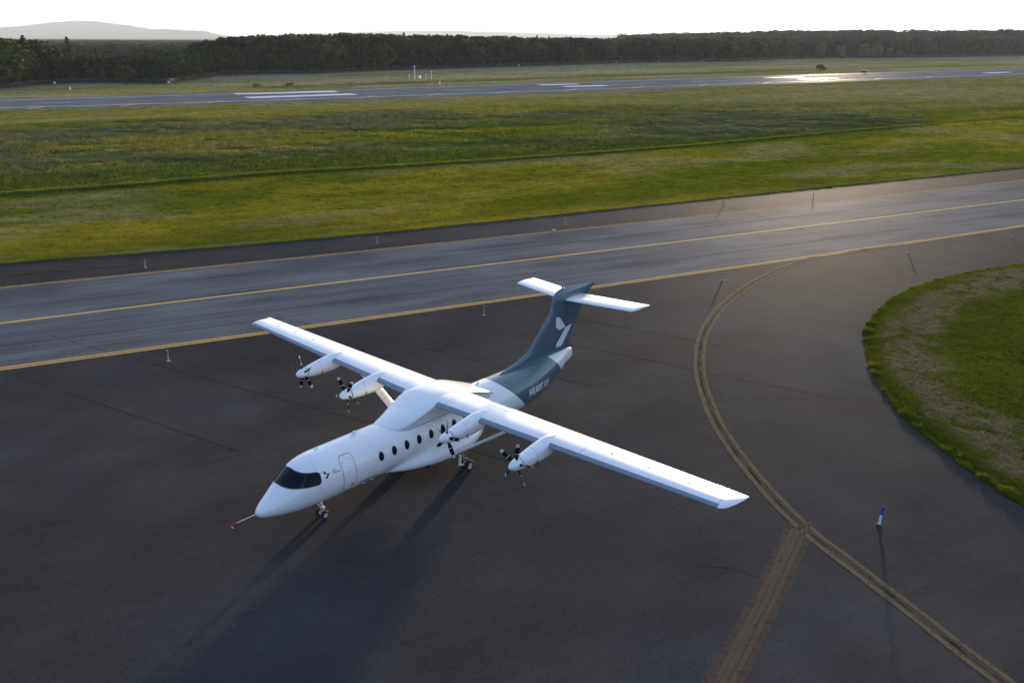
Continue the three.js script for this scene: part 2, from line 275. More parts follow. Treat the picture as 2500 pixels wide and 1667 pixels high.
// grass island at the right
const isl = curve([[0, 150, -128], [1, 62, -84.6], [2, 48.7, -77.8], [3, 40.4, -73.7], [4, 33.3, -68.3], [5, 28.9, -62.8], [6, 26.2, -58.6], [7, 24.5, -54.4], [8, 23.0, -48.9], [9, 22.25, -43.6], [10, 22.4, -39.8], [11, 22.8, -37.0], [12, 23.25, -35.0], [13, 23.6, -33.4], [14, 25.5, -27], [15, 31, -16]]);
const islPoint = (s, v) => { const [x, z] = isl(s), cx = 120, cz = -52 - (s - 8) * 4.2, wig = 0.22 * (fbm(x * 1.3, z * 1.3, 361, 3) - 0.5) * (1 - smooth(0, 0.05, v)); return [lerp(x, cx, v) + wig, lerp(z, cz, v)]; };
function islandColor(x, z, d) { // d = metres from the rim
  const q = [x, 0, z], n = fbm(x * 0.35, z * 0.35, 371, 4), n2 = fbm(x * 0.12, z * 0.12, 375, 3), f = fbm(x * 1.5, z * 1.5, 377, 3);
  let c = mixc(LUSH, YELL, 0.35 * smooth(0.35, 0.7, n2)); c = c.map(v => v * 0.85);
  const dry = smooth(0.8, 2.0, d + 2.6 * (n - 0.5)) * (1 - smooth(3.8, 5.6, d + 3 * (n - 0.5) + 2.5 * (n2 - 0.5)));
  c = mixc(c, [0.66, 0.55, 0.33], 0.9 * dry * smooth(0.34, 0.56, f + 0.06)); return mixc(c, DARK, 0.45 * (1 - 0.7 * dry) * smooth(0.45, 0.7, f));
}
{
  const g = grid(260, 60, (u, v) => { const s = lerp(0.2, 14.8, u), t = v ** 1.8, [x, z] = islPoint(s, t), d = t * (120 - isl(s)[0]); return [x, 0.015 + 0.09 * smooth(0, 1.2, d) + 0.10 * (fbm(x * 0.7, z * 0.7, 365, 3) - 0.5) * smooth(0, 1, d), z]; }, uvT,
    (q, u, v) => islandColor(q[0], q[2], v ** 1.8 * (120 - isl(lerp(0.2, 14.8, u))[0])));
  structure('grass_island', upright(g), M.grass);
}
// standing grass: blades in tufts
function tuftGeo(seed, n, h, spread, wid) {
  const r = rng(seed), p = [], ix = [];
  for (let i = 0; i < n; i++) {
    const a = r() * 6.283, d = Math.sqrt(r()) * spread, x = Math.cos(a) * d, z = Math.sin(a) * d, hh = h * (0.55 + 0.45 * r()), t = r() * 6.283, w = wid * (0.7 + 0.6 * r()), lx = (r() - 0.5) * hh * 0.9, lz = (r() - 0.5) * hh * 0.9, k = p.length / 3;
    p.push(x - Math.cos(t) * w, -0.03, z - Math.sin(t) * w, x + Math.cos(t) * w, -0.03, z + Math.sin(t) * w, x + lx, hh, z + lz); ix.push(k, k + 1, k + 2);
  }
  return geom(p, ix);
}
const bladeMat = phys([1, 1, 1], 0.9, { transmission: 0.35, thickness: 0, specularIntensity: 0.25 });
function scatter(name, geo, n, place, label) {
  const m = new THREE.InstancedMesh(geo, bladeMat, n), mt = new THREE.Matrix4(), c = new THREE.Color(), q = new THREE.Quaternion(), e = new THREE.Euler(); let k = 0;
  for (let i = 0; i < n; i++) { const s = place(i); if (!s) continue; q.setFromEuler(e.set(0, s.a, 0)); mt.compose(V(...s.p), q, V(s.s, s.s * (s.h ?? 1), s.s)); m.setMatrixAt(k, mt); m.setColorAt(k, c.setRGB(...s.c)); k++; }
  m.count = k; m.name = name; m.userData.kind = 'stuff'; m.userData.label = label; m.userData.category = 'grass'; m.castShadow = m.receiveShadow = true; scene.add(m);
}
const GR = 0.36;                                                        // blade albedo relative to the field palette
{
  const r = rng(5);
  scatter('grass_blades', tuftGeo(1, 9, 0.13, 0.15, 0.014), 90000, () => {
    const s = lerp(1.6, 14.4, r()), t = r() ** 2.2 * 0.42, [x, z] = islPoint(s, t); if (z > -24 || x > 62) return null;
    const d = t * (120 - isl(s)[0]), c = islandColor(x, z, d), k = GR * (0.7 + 0.6 * r()), rim = d < 0.5 ? 0.7 + 0.9 * smooth(0.5, 0.75, fbm(x * 2.3, z * 2.3, 399, 3)) : 1; return { p: [x, 0.02 + 0.09 * smooth(0, 1.2, d), z], a: r() * 6.28, s: (0.7 + 0.7 * r()) * rim, c: c.map(v => v * k) };
  }, 'short green and straw grass covering the island by the curved line');
  const r2 = rng(6);
  scatter('verge_grass', tuftGeo(2, 8, 0.16, 0.28, 0.022), 80000, () => {
    const s = lerp(-100, 2500, r2()), w = r2() ** 1.5 * 0.97, [x, z, h] = infield(s, w), c = fieldColor([x, 0, z], 'mown'), k = GR * (0.7 + 0.6 * r2());
    return { p: [x, h + 0.01, z], a: r2() * 6.28, s: (0.6 + 0.7 * r2()) * (w < 0.012 ? 1.3 : 1), c: c.map(v => v * k) };
  }, 'yellow green mown grass of the verge beside the taxiway');
  const r3 = rng(7);
  scatter('tall_grass', tuftGeo(3, 10, 0.48, 0.60, 0.055), 100000, () => {
    const s = lerp(-100, 2300, r3()), w = lerp(0.99, 3.2, r3()), k0 = ditchDepth(s); if (r3() > k0) return null;
    const [x, z, h] = infield(s, w); if (fbm(x * 0.1, z * 0.2, 381, 3) < 0.42 && w > 2.2) return null;
    const c = fieldColor([x, 0, z], w < 2.2 ? 'ditch' : 'tall'), k = GR * (0.7 + 0.6 * r3()); return { p: [x, h, z], a: r3() * 6.28, s: 0.5 + 0.9 * r3(), c: c.map(v => v * k) };
  }, 'tall rough grass on the bank beyond the drainage ditch');
  const r4 = rng(8), weed = curve([[0, -45.5, -71.98], [1, -42.5, -73.3], [2, -39.3, -74.6], [3, -35.2, -76.3], [4, -27, -79.8], [5, -14, -86.2], [6, 0, -93]]);
  scatter('joint_weeds', tuftGeo(4, 8, 0.10, 0.10, 0.010), 1500, i => {
    const s = r4() ** 1.3 * 6 - 1, [x, z] = weed(s); if (fbm(s * 5, 1, 391, 3) < 0.45) return null;
    return { p: [x + (r4() - 0.5) * 0.16, 0, z + (r4() - 0.5) * 0.16], a: r4() * 6, s: 0.5 + 0.7 * r4(), c: [0.12, 0.11, 0.03] };
  }, 'thin weeds growing along a pavement joint of the shoulder');
}

// ───────────────────────── runway ─────────────────────────
const runway = new THREE.Group(); runway.name = 'runway'; runway.userData.kind = 'structure'; scene.add(runway);
part('pavement', upright(grid(160, 6, (u, v) => { const s = lerp(-900, 3200, u), a = rwyNear(s), b = rwyFar(s), t = lerp(-0.02, 1.02, v); return [lerp(a[0], b[0], t), 0.03, lerp(a[1], b[1], t)]; }, uvT)), M.runway, runway);
const rw = (s, t) => P2(rwyNear(s), rwyFar(s), t), rwLine = (t, a = -900, b = 3200, n = 140) => Array.from({ length: n + 1 }, (_, i) => rw(lerp(a, b, i / n), t));
part('white_line', ribbon(rwLine(0.17), 0.45, 0.036), M.white, runway); part('white_line', ribbon(rwLine(0.88), 0.45, 0.036), M.white, runway);
const quad = (name, pts, w, mat) => part(name, ribbon(densify(pts, 4), w, 0.036), mat, runway);
[[[-104.2, -326.5], [-70, -345.5]], [[-93.8, -306.5], [-60.1, -329.6]], [[12.4, -402.5], [30, -412]], [[22.6, -388.7], [42.6, -400]], [[141.4, -490.9], [166.3, -507.5]], [[155.3, -474], [179.8, -489.8]], [[311.7, -580.6], [337.8, -598.9]]].forEach((q, i) => quad('white_bar', q, i < 2 ? 4.0 : 3.2, M.white));
for (let i = 0; i < 14; i++) { const s = -500 + i * 190, a = rw(s, 0.52), b = rw(s + 80, 0.52); if (![4, 5, 9].includes(i)) quad('white_dash', [a, b], 0.3, M.white); }
[[-168, -238, -167, -247], [-142.4, -253.6, -141.5, -262.8], [-120.5, -265.9, -118.3, -275], [-99, -281.1, -97.1, -290.3], [-77.2, -294.8, -73.8, -303.8], [-54.5, -308.6, -50.9, -319.6], [-31.3, -323.6, -28.1, -334.3], [-6.6, -339.5, -2, -350], [22, -359, 27, -371], [52, -379, 58, -392], [85, -401, 92, -415], [121, -424, 129, -440], [158, -450, 167, -466], [196, -475, 206, -492], [236, -502, 247, -519]].forEach(q => quad('yellow_stripe', [[q[0], q[1]], [q[2], q[3]]], 0.55, M.yellow));

// ───────────────────────── the aircraft (x forward, y up, z starboard) ─────────────────────────
const plane = thing('airplane', 'white four-propeller aircraft with slate blue T-tail parked on the apron', 'airplane', [-2.84, 0, -38.573], THREE.MathUtils.degToRad(-131.65));
const PW = phys([0.80, 0.80, 0.79], 0.40, { clearcoat: 1, clearcoatRoughness: 0.05 });
const PB = phys([0.068, 0.122, 0.152], 0.36, { clearcoat: 0.6, clearcoatRoughness: 0.15 });
const BOOT = phys([0.21, 0.235, 0.27], 0.42, { metalness: 0.2 });
const BLACK = phys([0.007, 0.007, 0.008], 0.55, { specularIntensity: 0.35 }), RUBBER = std([0.018, 0.018, 0.018], 0.85), METAL = phys([0.55, 0.55, 0.56], 0.35, { metalness: 0.8 });
const GLASS = phys([0.004, 0.006, 0.010], 0.04, { specularIntensity: 0.35 }), BLADE = phys([0.007, 0.007, 0.008], 0.7, { specularIntensity: 0.12 });
const GEARW = phys([0.62, 0.62, 0.62], 0.45), SEAM = std([0.10, 0.11, 0.13], 0.7), SEAMF = std([0.36, 0.38, 0.42], 0.6), REDP = std([0.40, 0.02, 0.025], 0.7), LOGOW = phys([0.78, 0.80, 0.82], 0.4), INK = std([0.02, 0.03, 0.05], 0.6);
// fuselage: x -> top, bottom, half width, height of the widest point
const secF = curve([[-9.53, 2.95, 2.80, 0.01, 2.88], [-9.5, 3.10, 2.68, 0.05, 2.90], [-9.4, 3.22, 2.60, 0.09, 2.92], [-9.1, 3.285, 2.49, 0.16, 2.92], [-8.8, 3.30, 2.38, 0.22, 2.89], [-8.36, 3.30, 2.10, 0.34, 2.82], [-8.0, 3.30, 1.88, 0.43, 2.76], [-7.5, 3.31, 1.60, 0.55, 2.66], [-6.26, 3.32, 1.21, 0.82, 2.44], [-4.9, 3.33, 1.035, 1.03, 2.25], [-3.4, 3.33, 1.012, 1.135, 2.18], [-2.2, 3.33, 1.015, 1.155, 2.17], [0, 3.33, 1.015, 1.155, 2.17], [4, 3.33, 1.015, 1.155, 2.17], [8.2, 3.33, 1.015, 1.155, 2.17], [8.7, 3.318, 1.02, 1.125, 2.14], [9.1, 3.27, 1.03, 1.08, 2.1], [9.4, 3.19, 1.045, 1.02, 2.06], [9.69, 3.06, 1.065, 0.955, 2.0], [10.0, 2.85, 1.105, 0.87, 1.92], [10.36, 2.56, 1.16, 0.745, 1.83], [10.85, 2.19, 1.25, 0.54, 1.73], [11.15, 1.99, 1.325, 0.39, 1.67], [11.38, 1.82, 1.41, 0.235, 1.63], [11.47, 1.73, 1.48, 0.14, 1.615], [11.515, 1.65, 1.56, 0.05, 1.605], [11.525, 1.61, 1.60, 0.004, 1.605]]);
function fus(x, th, off = 0) { // th = 0 top, + starboard
  x = clamp(x, -9.53, 11.525); const [t, b, w, c] = secF(x), co = Math.cos(th), si = Math.sin(th), h = co >= 0 ? t - c : c - b;
  const y = c + h * co, z = w * si; if (!off) return [x, y, z];
  const ny = co / Math.max(h, 0.02), nz = si / Math.max(w, 0.02), l = Math.hypot(ny, nz); return [x, y + off * ny / l, z + off * nz / l];
}
function sideZ(x, y) { const [t, b, w, c] = secF(x), k = (y - c) / (y >= c ? t - c : c - b); return w * Math.sqrt(Math.max(0, 1 - k * k)); }
function thOf(x, y) { const [t, b, , c] = secF(x), k = clamp((y - c) / (y >= c ? t - c : c - b), -1, 1); return Math.acos(k); }
function tube2(nx, nt, x0, x1, pw = [1, 1]) { // skin between two borders x0(th), x1(th)
  const p = [], ix = [];
  for (let i = 0; i <= nx; i++) for (let j = 0; j < nt; j++) { const th = j / nt * 2 * Math.PI, u = i / nx; p.push(...fus(lerp(x0(th), x1(th), u), th)); }
  for (let i = 0; i < nx; i++) for (let j = 0; j < nt; j++) { const a = i * nt + j, b = i * nt + (j + 1) % nt; ix.push(a, a + nt, b, b, a + nt, b + nt); }
  return geom(p, ix);
}
const slant = (x0, k) => th => { let x = x0; for (let i = 0; i < 12; i++) x = lerp(x, x0 - k * (3.33 - fus(x, th)[1]), 0.6); return x; };
const cutA = slant(-2.45, 1.05), cutB = slant(-7.12, 0.98), con = x => () => x;
const fuselage = part('fuselage', mergeGeometries([tube2(40, 72, cutA, con(8.2)), tube2(56, 72, con(8.2), con(11.15)), tube2(36, 72, con(11.15), con(11.525))].map(g => g)), PW, plane);
fuselage.geometry = mergeVertices(fuselage.geometry, 1e-4); fuselage.geometry.computeVertexNormals();
const tailSec = part('tail_section', tube2(50, 72, cutB, cutA), PB, plane);
part('tail_cone', tube2(40, 72, con(-9.53), cutB), PW, plane);
for (const x of [9.0, 6.1, 1.2, -1.2]) part('panel_seam', (() => { const q = [], qi = [], n = 72; for (let j = 0; j <= n; j++) for (const d of [0, 0.012]) q.push(...fus(x - d, j / n * 2 * Math.PI, 0.002)); for (let j = 0; j < n; j++) qi.push(j * 2, j * 2 + 1, j * 2 + 2, j * 2 + 1, j * 2 + 3, j * 2 + 2); return geom(q, qi); })(), std([0.55, 0.56, 0.58], 0.6), fuselage);
// generic loft along x with a closed section
function loft(st, sect, nt) {
  const p = [], ix = []; for (const s of st) for (let j = 0; j < nt; j++) { const [y, z] = sect(s, j / nt * 2 * Math.PI); p.push(s[0], y, z); }
  const n = st.length; for (let i = 0; i < n - 1; i++) for (let j = 0; j < nt; j++) { const a = i * nt + j, b = i * nt + (j + 1) % nt; ix.push(a, a + nt, b, b, a + nt, b + nt); }
  for (const [r, flip] of [[0, 1], [n - 1, 0]]) { const k = p.length / 3; let sy = 0, sz = 0; for (let j = 0; j < nt; j++) { sy += p[(r * nt + j) * 3 + 1]; sz += p[(r * nt + j) * 3 + 2]; } p.push(st[r][0], sy / nt, sz / nt); for (let j = 0; j < nt; j++) { const a = r * nt + j, b = r * nt + (j + 1) % nt; flip ? ix.push(k, a, b) : ix.push(k, b, a); } }
  return geom(p, ix);
}
const resample = (tab, n) => { const c = curve(tab[0][0] > tab[1][0] ? [...tab].reverse() : tab), o = []; for (let i = 0; i <= n; i++) { const x = lerp(tab[0][0], tab[tab.length - 1][0], i / n); o.push([x, ...c(x)]); } return o; };
const sup = (c, e) => Math.sign(c) * Math.abs(c) ** e;
// wing: z -> leading edge, trailing edge, thickness ratio
const YW = 3.77;
function wingAt(z) {
  const a = Math.abs(z), t = a > 15.5 ? Math.min(1, (a - 15.5) / 0.5) : 0, le0 = 2.5 - 0.05 * Math.min(a, 15.6), te = 0.16 + 0.003 * Math.min(a, 16);
  return { le: le0 - t * t * 1.15 * (0.35 + 0.65 * t), te, tc: lerp(0.165, 0.135, a / 16) * (1 - 0.9 * t * t), y: YW + 0.003 * a };
}
function foil(z, f, off = 0) { // f in -1..1: -1 trailing edge below, 0 nose, 1 trailing edge above
  const w = wingAt(z), c = w.le - w.te, u = f * f, X = u, th = 5 * w.tc * (0.2969 * Math.sqrt(X) - 0.126 * X - 0.3516 * X * X + 0.2843 * X ** 3 - 0.1036 * X ** 4), cam = 0.035 * 4 * X * (1 - X) * (1 - 0.3 * X);
  const s = f >= 0 ? 1 : -1, y = (cam + s * th * (s > 0 ? 1 : 0.8)) * c; return [w.le - X * c + (off && u < 0.02 ? off * (1 - u / 0.02) : 0), w.y + y + s * (off * Math.min(1, u / 0.02) + 0.004 * u), z];
}
function foilSkin(zs, fs, off) { const p = [], ix = [], n = fs.length; for (const z of zs) for (const f of fs) p.push(...foil(z, f, off)); for (let i = 0; i + 1 < zs.length; i++) for (let j = 0; j + 1 < n; j++) { const a = i * n + j; ix.push(a, a + 1, a + n, a + 1, a + n + 1, a + n); } return geom(p, ix); }
const range = (a, b, n) => Array.from({ length: n + 1 }, (_, i) => lerp(a, b, i / n));
{
  const zs = [...range(-16, -15.5, 8), ...range(-15.4, 15.4, 60), ...range(15.5, 16, 8)];
  const wing = part('wing', foilSkin(zs, range(-1, 1, 56)), PW, plane);
  for (const s of [-1, 1]) {
    for (const [a, b] of [[1.16, 3.25], [3.85, 7.17], [7.74, 15.5]]) part('leading_edge_boot', foilSkin(range(a, b, 12).map(z => z * s), range(-0.26, 0.30, 14), 0.005), BOOT, plane);
    for (const f of [0.835]) part('hinge_seam', foilSkin(range(1.6, 15.3, 30).map(z => z * s), [f, f + 0.006], 0.003), SEAMF, wing);
    for (const z of [1.55, 9.2, 15.45]) part('panel_seam', foilSkin([z * s, (z + 0.02) * s], range(0.32, 0.99, 14), 0.003), SEAMF, wing);
    for (const z of [10.3, 12.1, 13.9]) { const q = foil(z * s, 0.72, 0.012); const b = new THREE.BoxGeometry(0.10, 0.025, 0.05); b.translate(...q); part('fuel_vent', b, SEAMF, wing); }
    // tip light
    const lg = new THREE.SphereGeometry(0.045, 12, 8); lg.scale(1.6, 0.7, 0.8); lg.translate(0.32, YW + 0.02, s * 15.93); part('tip_light', lg, METAL, plane);
    // struts
    const A = V(1.42, 1.16, s * 1.62), B = V(1.62, 3.70, s * 5.35), dir = B.clone().sub(A).normalize(), fwd = V(1, 0, 0).addScaledVector(dir, -dir.x).normalize(), up = dir.clone().cross(fwd).normalize(), p = [], ix = [], nt = 24;
    for (let i = 0; i <= 12; i++) { const t = i / 12, ch = 0.26 + (t > 0.9 ? (t - 0.9) * 1.2 : 0) + (t < 0.06 ? (0.06 - t) * 2 : 0), c = A.clone().lerp(B, t); for (let j = 0; j < nt; j++) { const a = j / nt * 6.28319, X = Math.cos(a) * ch, Y = Math.sin(a) * 0.08 * (1 + 0.35 * Math.cos(a)); const q = c.clone().addScaledVector(fwd, X).addScaledVector(up, Y); p.push(q.x, q.y, q.z); } }
    for (let i = 0; i < 12; i++) for (let j = 0; j < nt; j++) { const a = i * nt + j, b = i * nt + (j + 1) % nt; ix.push(a, b, a + nt, b, b + nt, a + nt); }
    part('wing_strut', geom(p, ix), PW, plane);
  }
}
// saddle fairing between fuselage and wing: x, half width, top, foot
{
  const st = resample([[5.0, 0.30, 3.325, 3.20, 3.24], [4.75, 0.56, 3.38, 3.10, 3.16], [4.45, 0.74, 3.455, 3.00, 3.09], [4.1, 0.86, 3.55, 2.94, 3.14], [3.6, 1.00, 3.66, 2.90, 3.33], [3.1, 1.08, 3.80, 2.88, 3.53], [2.65, 1.14, 3.935, 2.86, 3.69], [2.2, 1.17, 4.05, 2.86, 3.74], [1.7, 1.2, 4.085, 2.86, 3.78], [1.2, 1.2, 4.06, 2.86, 3.80], [0.5, 1.2, 3.95, 2.86, 3.80], [-0.2, 1.16, 3.76, 2.86, 3.66], [-1.0, 1.03, 3.45, 2.85, 3.39], [-1.7, 0.90, 3.17, 2.85, 3.12], [-2.05, 0.80, 3.02, 2.84, 2.98], [-2.25, 0.55, 2.92, 2.80, 2.90]], 60);
  const half = (s, t) => { // t 0 foot .. 1 top centre
    const [x, w, top, foot, yc] = s, zf = Math.min(w * 0.985, sideZ(x, foot) - 0.015);
    const bz = (a, b, c, d, u) => (1 - u) ** 3 * a + 3 * (1 - u) ** 2 * u * b + 3 * (1 - u) * u * u * c + u ** 3 * d;
    if (t < 0.4) { const u = t / 0.4; return [bz(foot, lerp(foot, yc, 0.45), lerp(foot, yc, 0.92), yc, u), bz(zf, zf * 0.96, lerp(zf, w, 0.55), w, u)]; }
    const a = (t - 0.4) / 0.6 * Math.PI / 2; const e = lerp(0.8, 1, smooth(2.4, 3.2, x)); return [yc + (top - yc) * Math.sin(a) ** e, w * Math.cos(a) ** e];
  };
  part('wing_fairing', loft(st, (s, a) => { const t = a / Math.PI; if (t <= 1) { const [y, z] = half(s, t); return [y, z]; } const [y, z] = half(s, 2 - t); return [y, -z]; }, 56), PW, plane);
}
// belly fairing with the wheel housings: x, half width, top, bottom
{
  const st = resample([[4.95, 0.30, 1.12, 0.98], [4.6, 0.70, 1.32, 0.90], [4.0, 1.04, 1.52, 0.80], [3.2, 1.34, 1.70, 0.70], [2.4, 1.54, 1.82, 0.64], [1.6, 1.62, 1.88, 0.62], [0.9, 1.61, 1.88, 0.64], [0.2, 1.50, 1.82, 0.70], [-0.4, 1.28, 1.70, 0.80], [-1.0, 0.95, 1.50, 0.92], [-1.5, 0.55, 1.28, 1.0]], 44);
  part('belly_fairing', loft(st, ([, w, t, b], a) => [(t + b) / 2 + (t - b) / 2 * sup(Math.sin(a), 0.86), w * sup(Math.cos(a), 0.82)], 48), PW, plane);
  for (const s of [-1, 1]) { const g = new THREE.SphereGeometry(0.2, 16, 10); g.scale(1.0, 0.45, 0.14); g.rotateX(s * -0.55); g.translate(3.15, 0.95, s * 1.30); part('landing_light', g, BLACK, plane); }
}
// horizontal stabiliser
{
  const zs = [...range(-4.19, -4.05, 4), ...range(-3.9, 3.9, 20), ...range(4.05, 4.19, 4)], fs = range(-1, 1, 32), p = [], ix = [], n = fs.length;
  const sec = z => { const a = Math.abs(z), t = clamp((a - 4.05) / 0.14); return [lerp(-8.52, -9.30, a / 4.1) - 0.55 * t * t, lerp(-10.28, -10.95, a / 4.1), 0.115 * (1 - 0.85 * t * t)]; };
  for (const z of zs) { const [le, te, tc] = sec(z), c = le - te; for (const f of fs) { const X = f * f, th = 5 * tc * (0.2969 * Math.sqrt(X) - 0.126 * X - 0.3516 * X * X + 0.2843 * X ** 3 - 0.1036 * X ** 4) * c + 0.004 * X; p.push(le - X * c, 6.30 + Math.sign(f) * th, z); } }
  for (let i = 0; i + 1 < zs.length; i++) for (let j = 0; j + 1 < n; j++) { const a = i * n + j; ix.push(a, a + 1, a + n, a + 1, a + n + 1, a + n); }
  const hs = part('horizontal_stabilizer', geom(p, ix), PW, plane);
  for (const s of [-1, 1]) { const hp = [], hi = [0, 1, 2, 1, 3, 2]; for (const a of [0.6, 3.95]) { const [le, te] = sec(a), x = lerp(le, te, 0.66); for (const d of [0, 0.02]) hp.push(x - d, 6.30 + 0.076, s * a); } part('hinge_seam', geom(hp, hi), SEAMF, hs); }
}
// fin: y -> leading edge, trailing edge, half thickness
const secFin = curve([[3.1, -3.0, -9.0, 0.10], [3.36, -3.30, -9.06, 0.11], [3.6, -4.45, -9.17, 0.12], [3.85, -5.25, -9.30, 0.125], [4.1, -5.72, -9.45, 0.13], [4.5, -6.10, -9.68, 0.135], [5.2, -6.84, -10.12, 0.14], [5.75, -7.40, -10.42, 0.145], [6.0, -7.52, -10.60, 0.155], [6.4, -7.62, -11.05, 0.165], [6.62, -7.70, -11.30, 0.15], [6.8, -7.86, -11.40, 0.12], [6.92, -8.10, -11.44, 0.08], [6.985, -8.42, -11.43, 0.02]]);
function finPt(y, f, off = 0) { const [le, te, w] = secFin(y), X = f * f, c = le - te, th = w * 2.2 * (1.4845 * Math.sqrt(X) - 0.63 * X - 1.758 * X * X + 1.4215 * X ** 3 - 0.518 * X ** 4) + 0.006, yy = y - (y > 6.3 ? (y - 6.3) / 0.69 * 0.25 * X : 0); return [le - X * c, yy, Math.sign(f) * (th + off)]; }
{
  const ys = range(3.1, 6.985, 44), fs = range(-1, 1, 40), p = [], ix = [], n = fs.length; for (const y of ys) for (const f of fs) p.push(...finPt(y, f));
  for (let i = 0; i + 1 < ys.length; i++) for (let j = 0; j + 1 < n; j++) { const a = i * n + j; ix.push(a, a + n, a + 1, a + 1, a + n, a + n + 1); }
  const k = p.length / 3, r = (ys.length - 1) * n; p.push(-9.6, 6.93, 0); for (let j = 0; j + 1 < n; j++) ix.push(k, r + j + 1, r + j);
  const fin = part('fin', geom(p, ix), PB, plane);
  const rs = []; for (const s of [-1, 1]) { const q = [], qi = []; range(3.5, 6.1, 20).forEach((y, i) => { for (const f of [0.80, 0.804]) q.push(...finPt(y, s * f, 0.003)); if (i) { const a = i * 2; qi.push(a - 2, a - 1, a, a - 1, a + 1, a); } }); rs.push(geom(q, qi)); }
  part('rudder_seam', mergeGeometries(rs), std([0.02, 0.045, 0.075], 0.6), fin);
  const bc = new THREE.CylinderGeometry(0.03, 0.045, 0.14, 10); bc.translate(-8.5, 7.03, 0); part('beacon', bc, BLACK, fin);
}
// flat marks laid on a curved skin: subdivide the outline, then map every corner
function mark(shapes, map, step = 0.12) {
  let g = new THREE.ShapeGeometry(shapes, 6).toNonIndexed(), a = g.attributes.position, tris = []; for (let i = 0; i < a.count; i += 3) tris.push([0, 1, 2].map(k => [a.getX(i + k), a.getY(i + k)]));
  for (let it = 0; it < 6; it++) { const o = []; let more = false; for (const t of tris) { const l = [0, 1, 2].map(k => Math.hypot(t[k][0] - t[(k + 1) % 3][0], t[k][1] - t[(k + 1) % 3][1])), m = l.indexOf(Math.max(...l)); if (l[m] > step) { more = true; const A = t[m], B = t[(m + 1) % 3], C = t[(m + 2) % 3], D = [(A[0] + B[0]) / 2, (A[1] + B[1]) / 2]; o.push([A, D, C], [D, B, C]); } else o.push(t); } tris = o; if (!more) break; }
  const p = [], ix = []; tris.forEach((t, i) => { for (const q of t) p.push(...map(...q)); ix.push(i * 3, i * 3 + 1, i * 3 + 2); }); return geom(p, ix);
}
const poly = pts => new THREE.Shape(pts.map(q => new THREE.Vector2(...q)));
const emblem = [poly([[-7.78, 5.45], [-8.06, 5.43], [-8.72, 4.69], [-8.10, 4.63], [-7.78, 4.90]]), poly([[-9.39, 4.70], [-8.44, 3.60], [-7.93, 3.62], [-7.92, 3.83], [-8.74, 4.66]])];
for (const s of [-1, 1]) part('emblem', mark(emblem, (x, y) => { const [le, te] = secFin(y), q = finPt(y, s * Math.sqrt(clamp((le - x) / (le - te))), 0.006); return q; }), LOGOW, plane);
const font = await new FontLoader().loadAsync('fonts/droid/droid_sans_bold.typeface.json');
const fontR = await new FontLoader().loadAsync('fonts/droid/droid_sans_regular.typeface.json');
function lettering(txt, f, size, x0, x1, y0, s, mat, name = 'lettering') { // runs from x0 to x1 on side s
  const sh = f.generateShapes(txt, size), bb = new THREE.Box2(); sh.forEach(q => q.getPoints().forEach(v => bb.expandByPoint(v)));
  const sc = (x1 - x0) / (bb.max.x - bb.min.x), map = (u, v) => { const x = x0 + (u - bb.min.x) * sc, y = y0 + (v - bb.min.y); return [x, y, s * (sideZ(x, y) + 0.006)]; };
  if (size > 0.2) for (const q of sh) part('letter', mark([q], map, 0.08), mat, plane); else part(name, mark(sh, map, 0.08), mat, plane).userData.kind = 'stuff';
}
lettering('HEART X1', font, 0.42, -4.52, -6.42, 1.99, -1, LOGOW); lettering('HEART X1', font, 0.42, -6.42, -4.52, 1.99, 1, LOGOW);
lettering('EXPERIMENTAL', font, 0.105, 6.86, 5.92, 1.47, -1, INK); lettering('Heart', fontR, 0.10, 8.34, 8.17, 2.66, -1, INK); lettering('Aerospace', fontR, 0.10, 8.34, 7.96, 2.54, -1, INK);
part('emblem', mark(emblem, (x, y) => { const X = 8.62 + (x + 8.6) * 0.17, Y = 2.66 + (y - 4.55) * 0.17; return [X, Y, -(sideZ(X, Y) + 0.006)]; }), INK, plane);
// cockpit glazing: a dark band between a lower and an upper border, then the panes
{
  const lowB = curve([[0, 10.40, 0], [0.25, 10.36, 0.42], [0.5, 10.12, 0.90], [0.75, 9.62, 1.24], [0.92, 9.08, 1.36], [1, 8.93, 1.28]]), topB = curve([[0, 9.72, 0], [0.25, 9.70, 0.30], [0.5, 9.55, 0.60], [0.75, 9.26, 0.80], [0.92, 9.02, 0.88], [1, 8.90, 0.98]]);
  const band = (a, b, v0, v1, off, n = 30) => { const p = [], ix = [], m = 10; for (let i = 0; i <= n; i++) for (let j = 0; j <= m; j++) { const u = lerp(a, b, i / n), s = Math.abs(u), L = lowB(s), T = topB(s), t = lerp(v0, v1, j / m); p.push(...fus(lerp(L[0], T[0], t), Math.sign(u) * lerp(L[1], T[1], t), off)); } for (let i = 0; i < n; i++) for (let j = 0; j < m; j++) { const q = i * (m + 1) + j; ix.push(q, q + 1, q + m + 1, q + 1, q + m + 2, q + m + 1); } return geom(p, ix); };
  const fr = part('windshield_frame', band(-1, 1, 0, 1, 0.006, 80), phys([0.045, 0.047, 0.052], 0.4, { specularIntensity: 0.3 }), plane);
  for (const [a, b] of [[-0.97, -0.675], [-0.645, -0.02], [0.02, 0.645], [0.675, 0.97]]) part('windshield_pane', band(a, b, 0.07, 0.93, 0.012, 24), GLASS, plane);
}
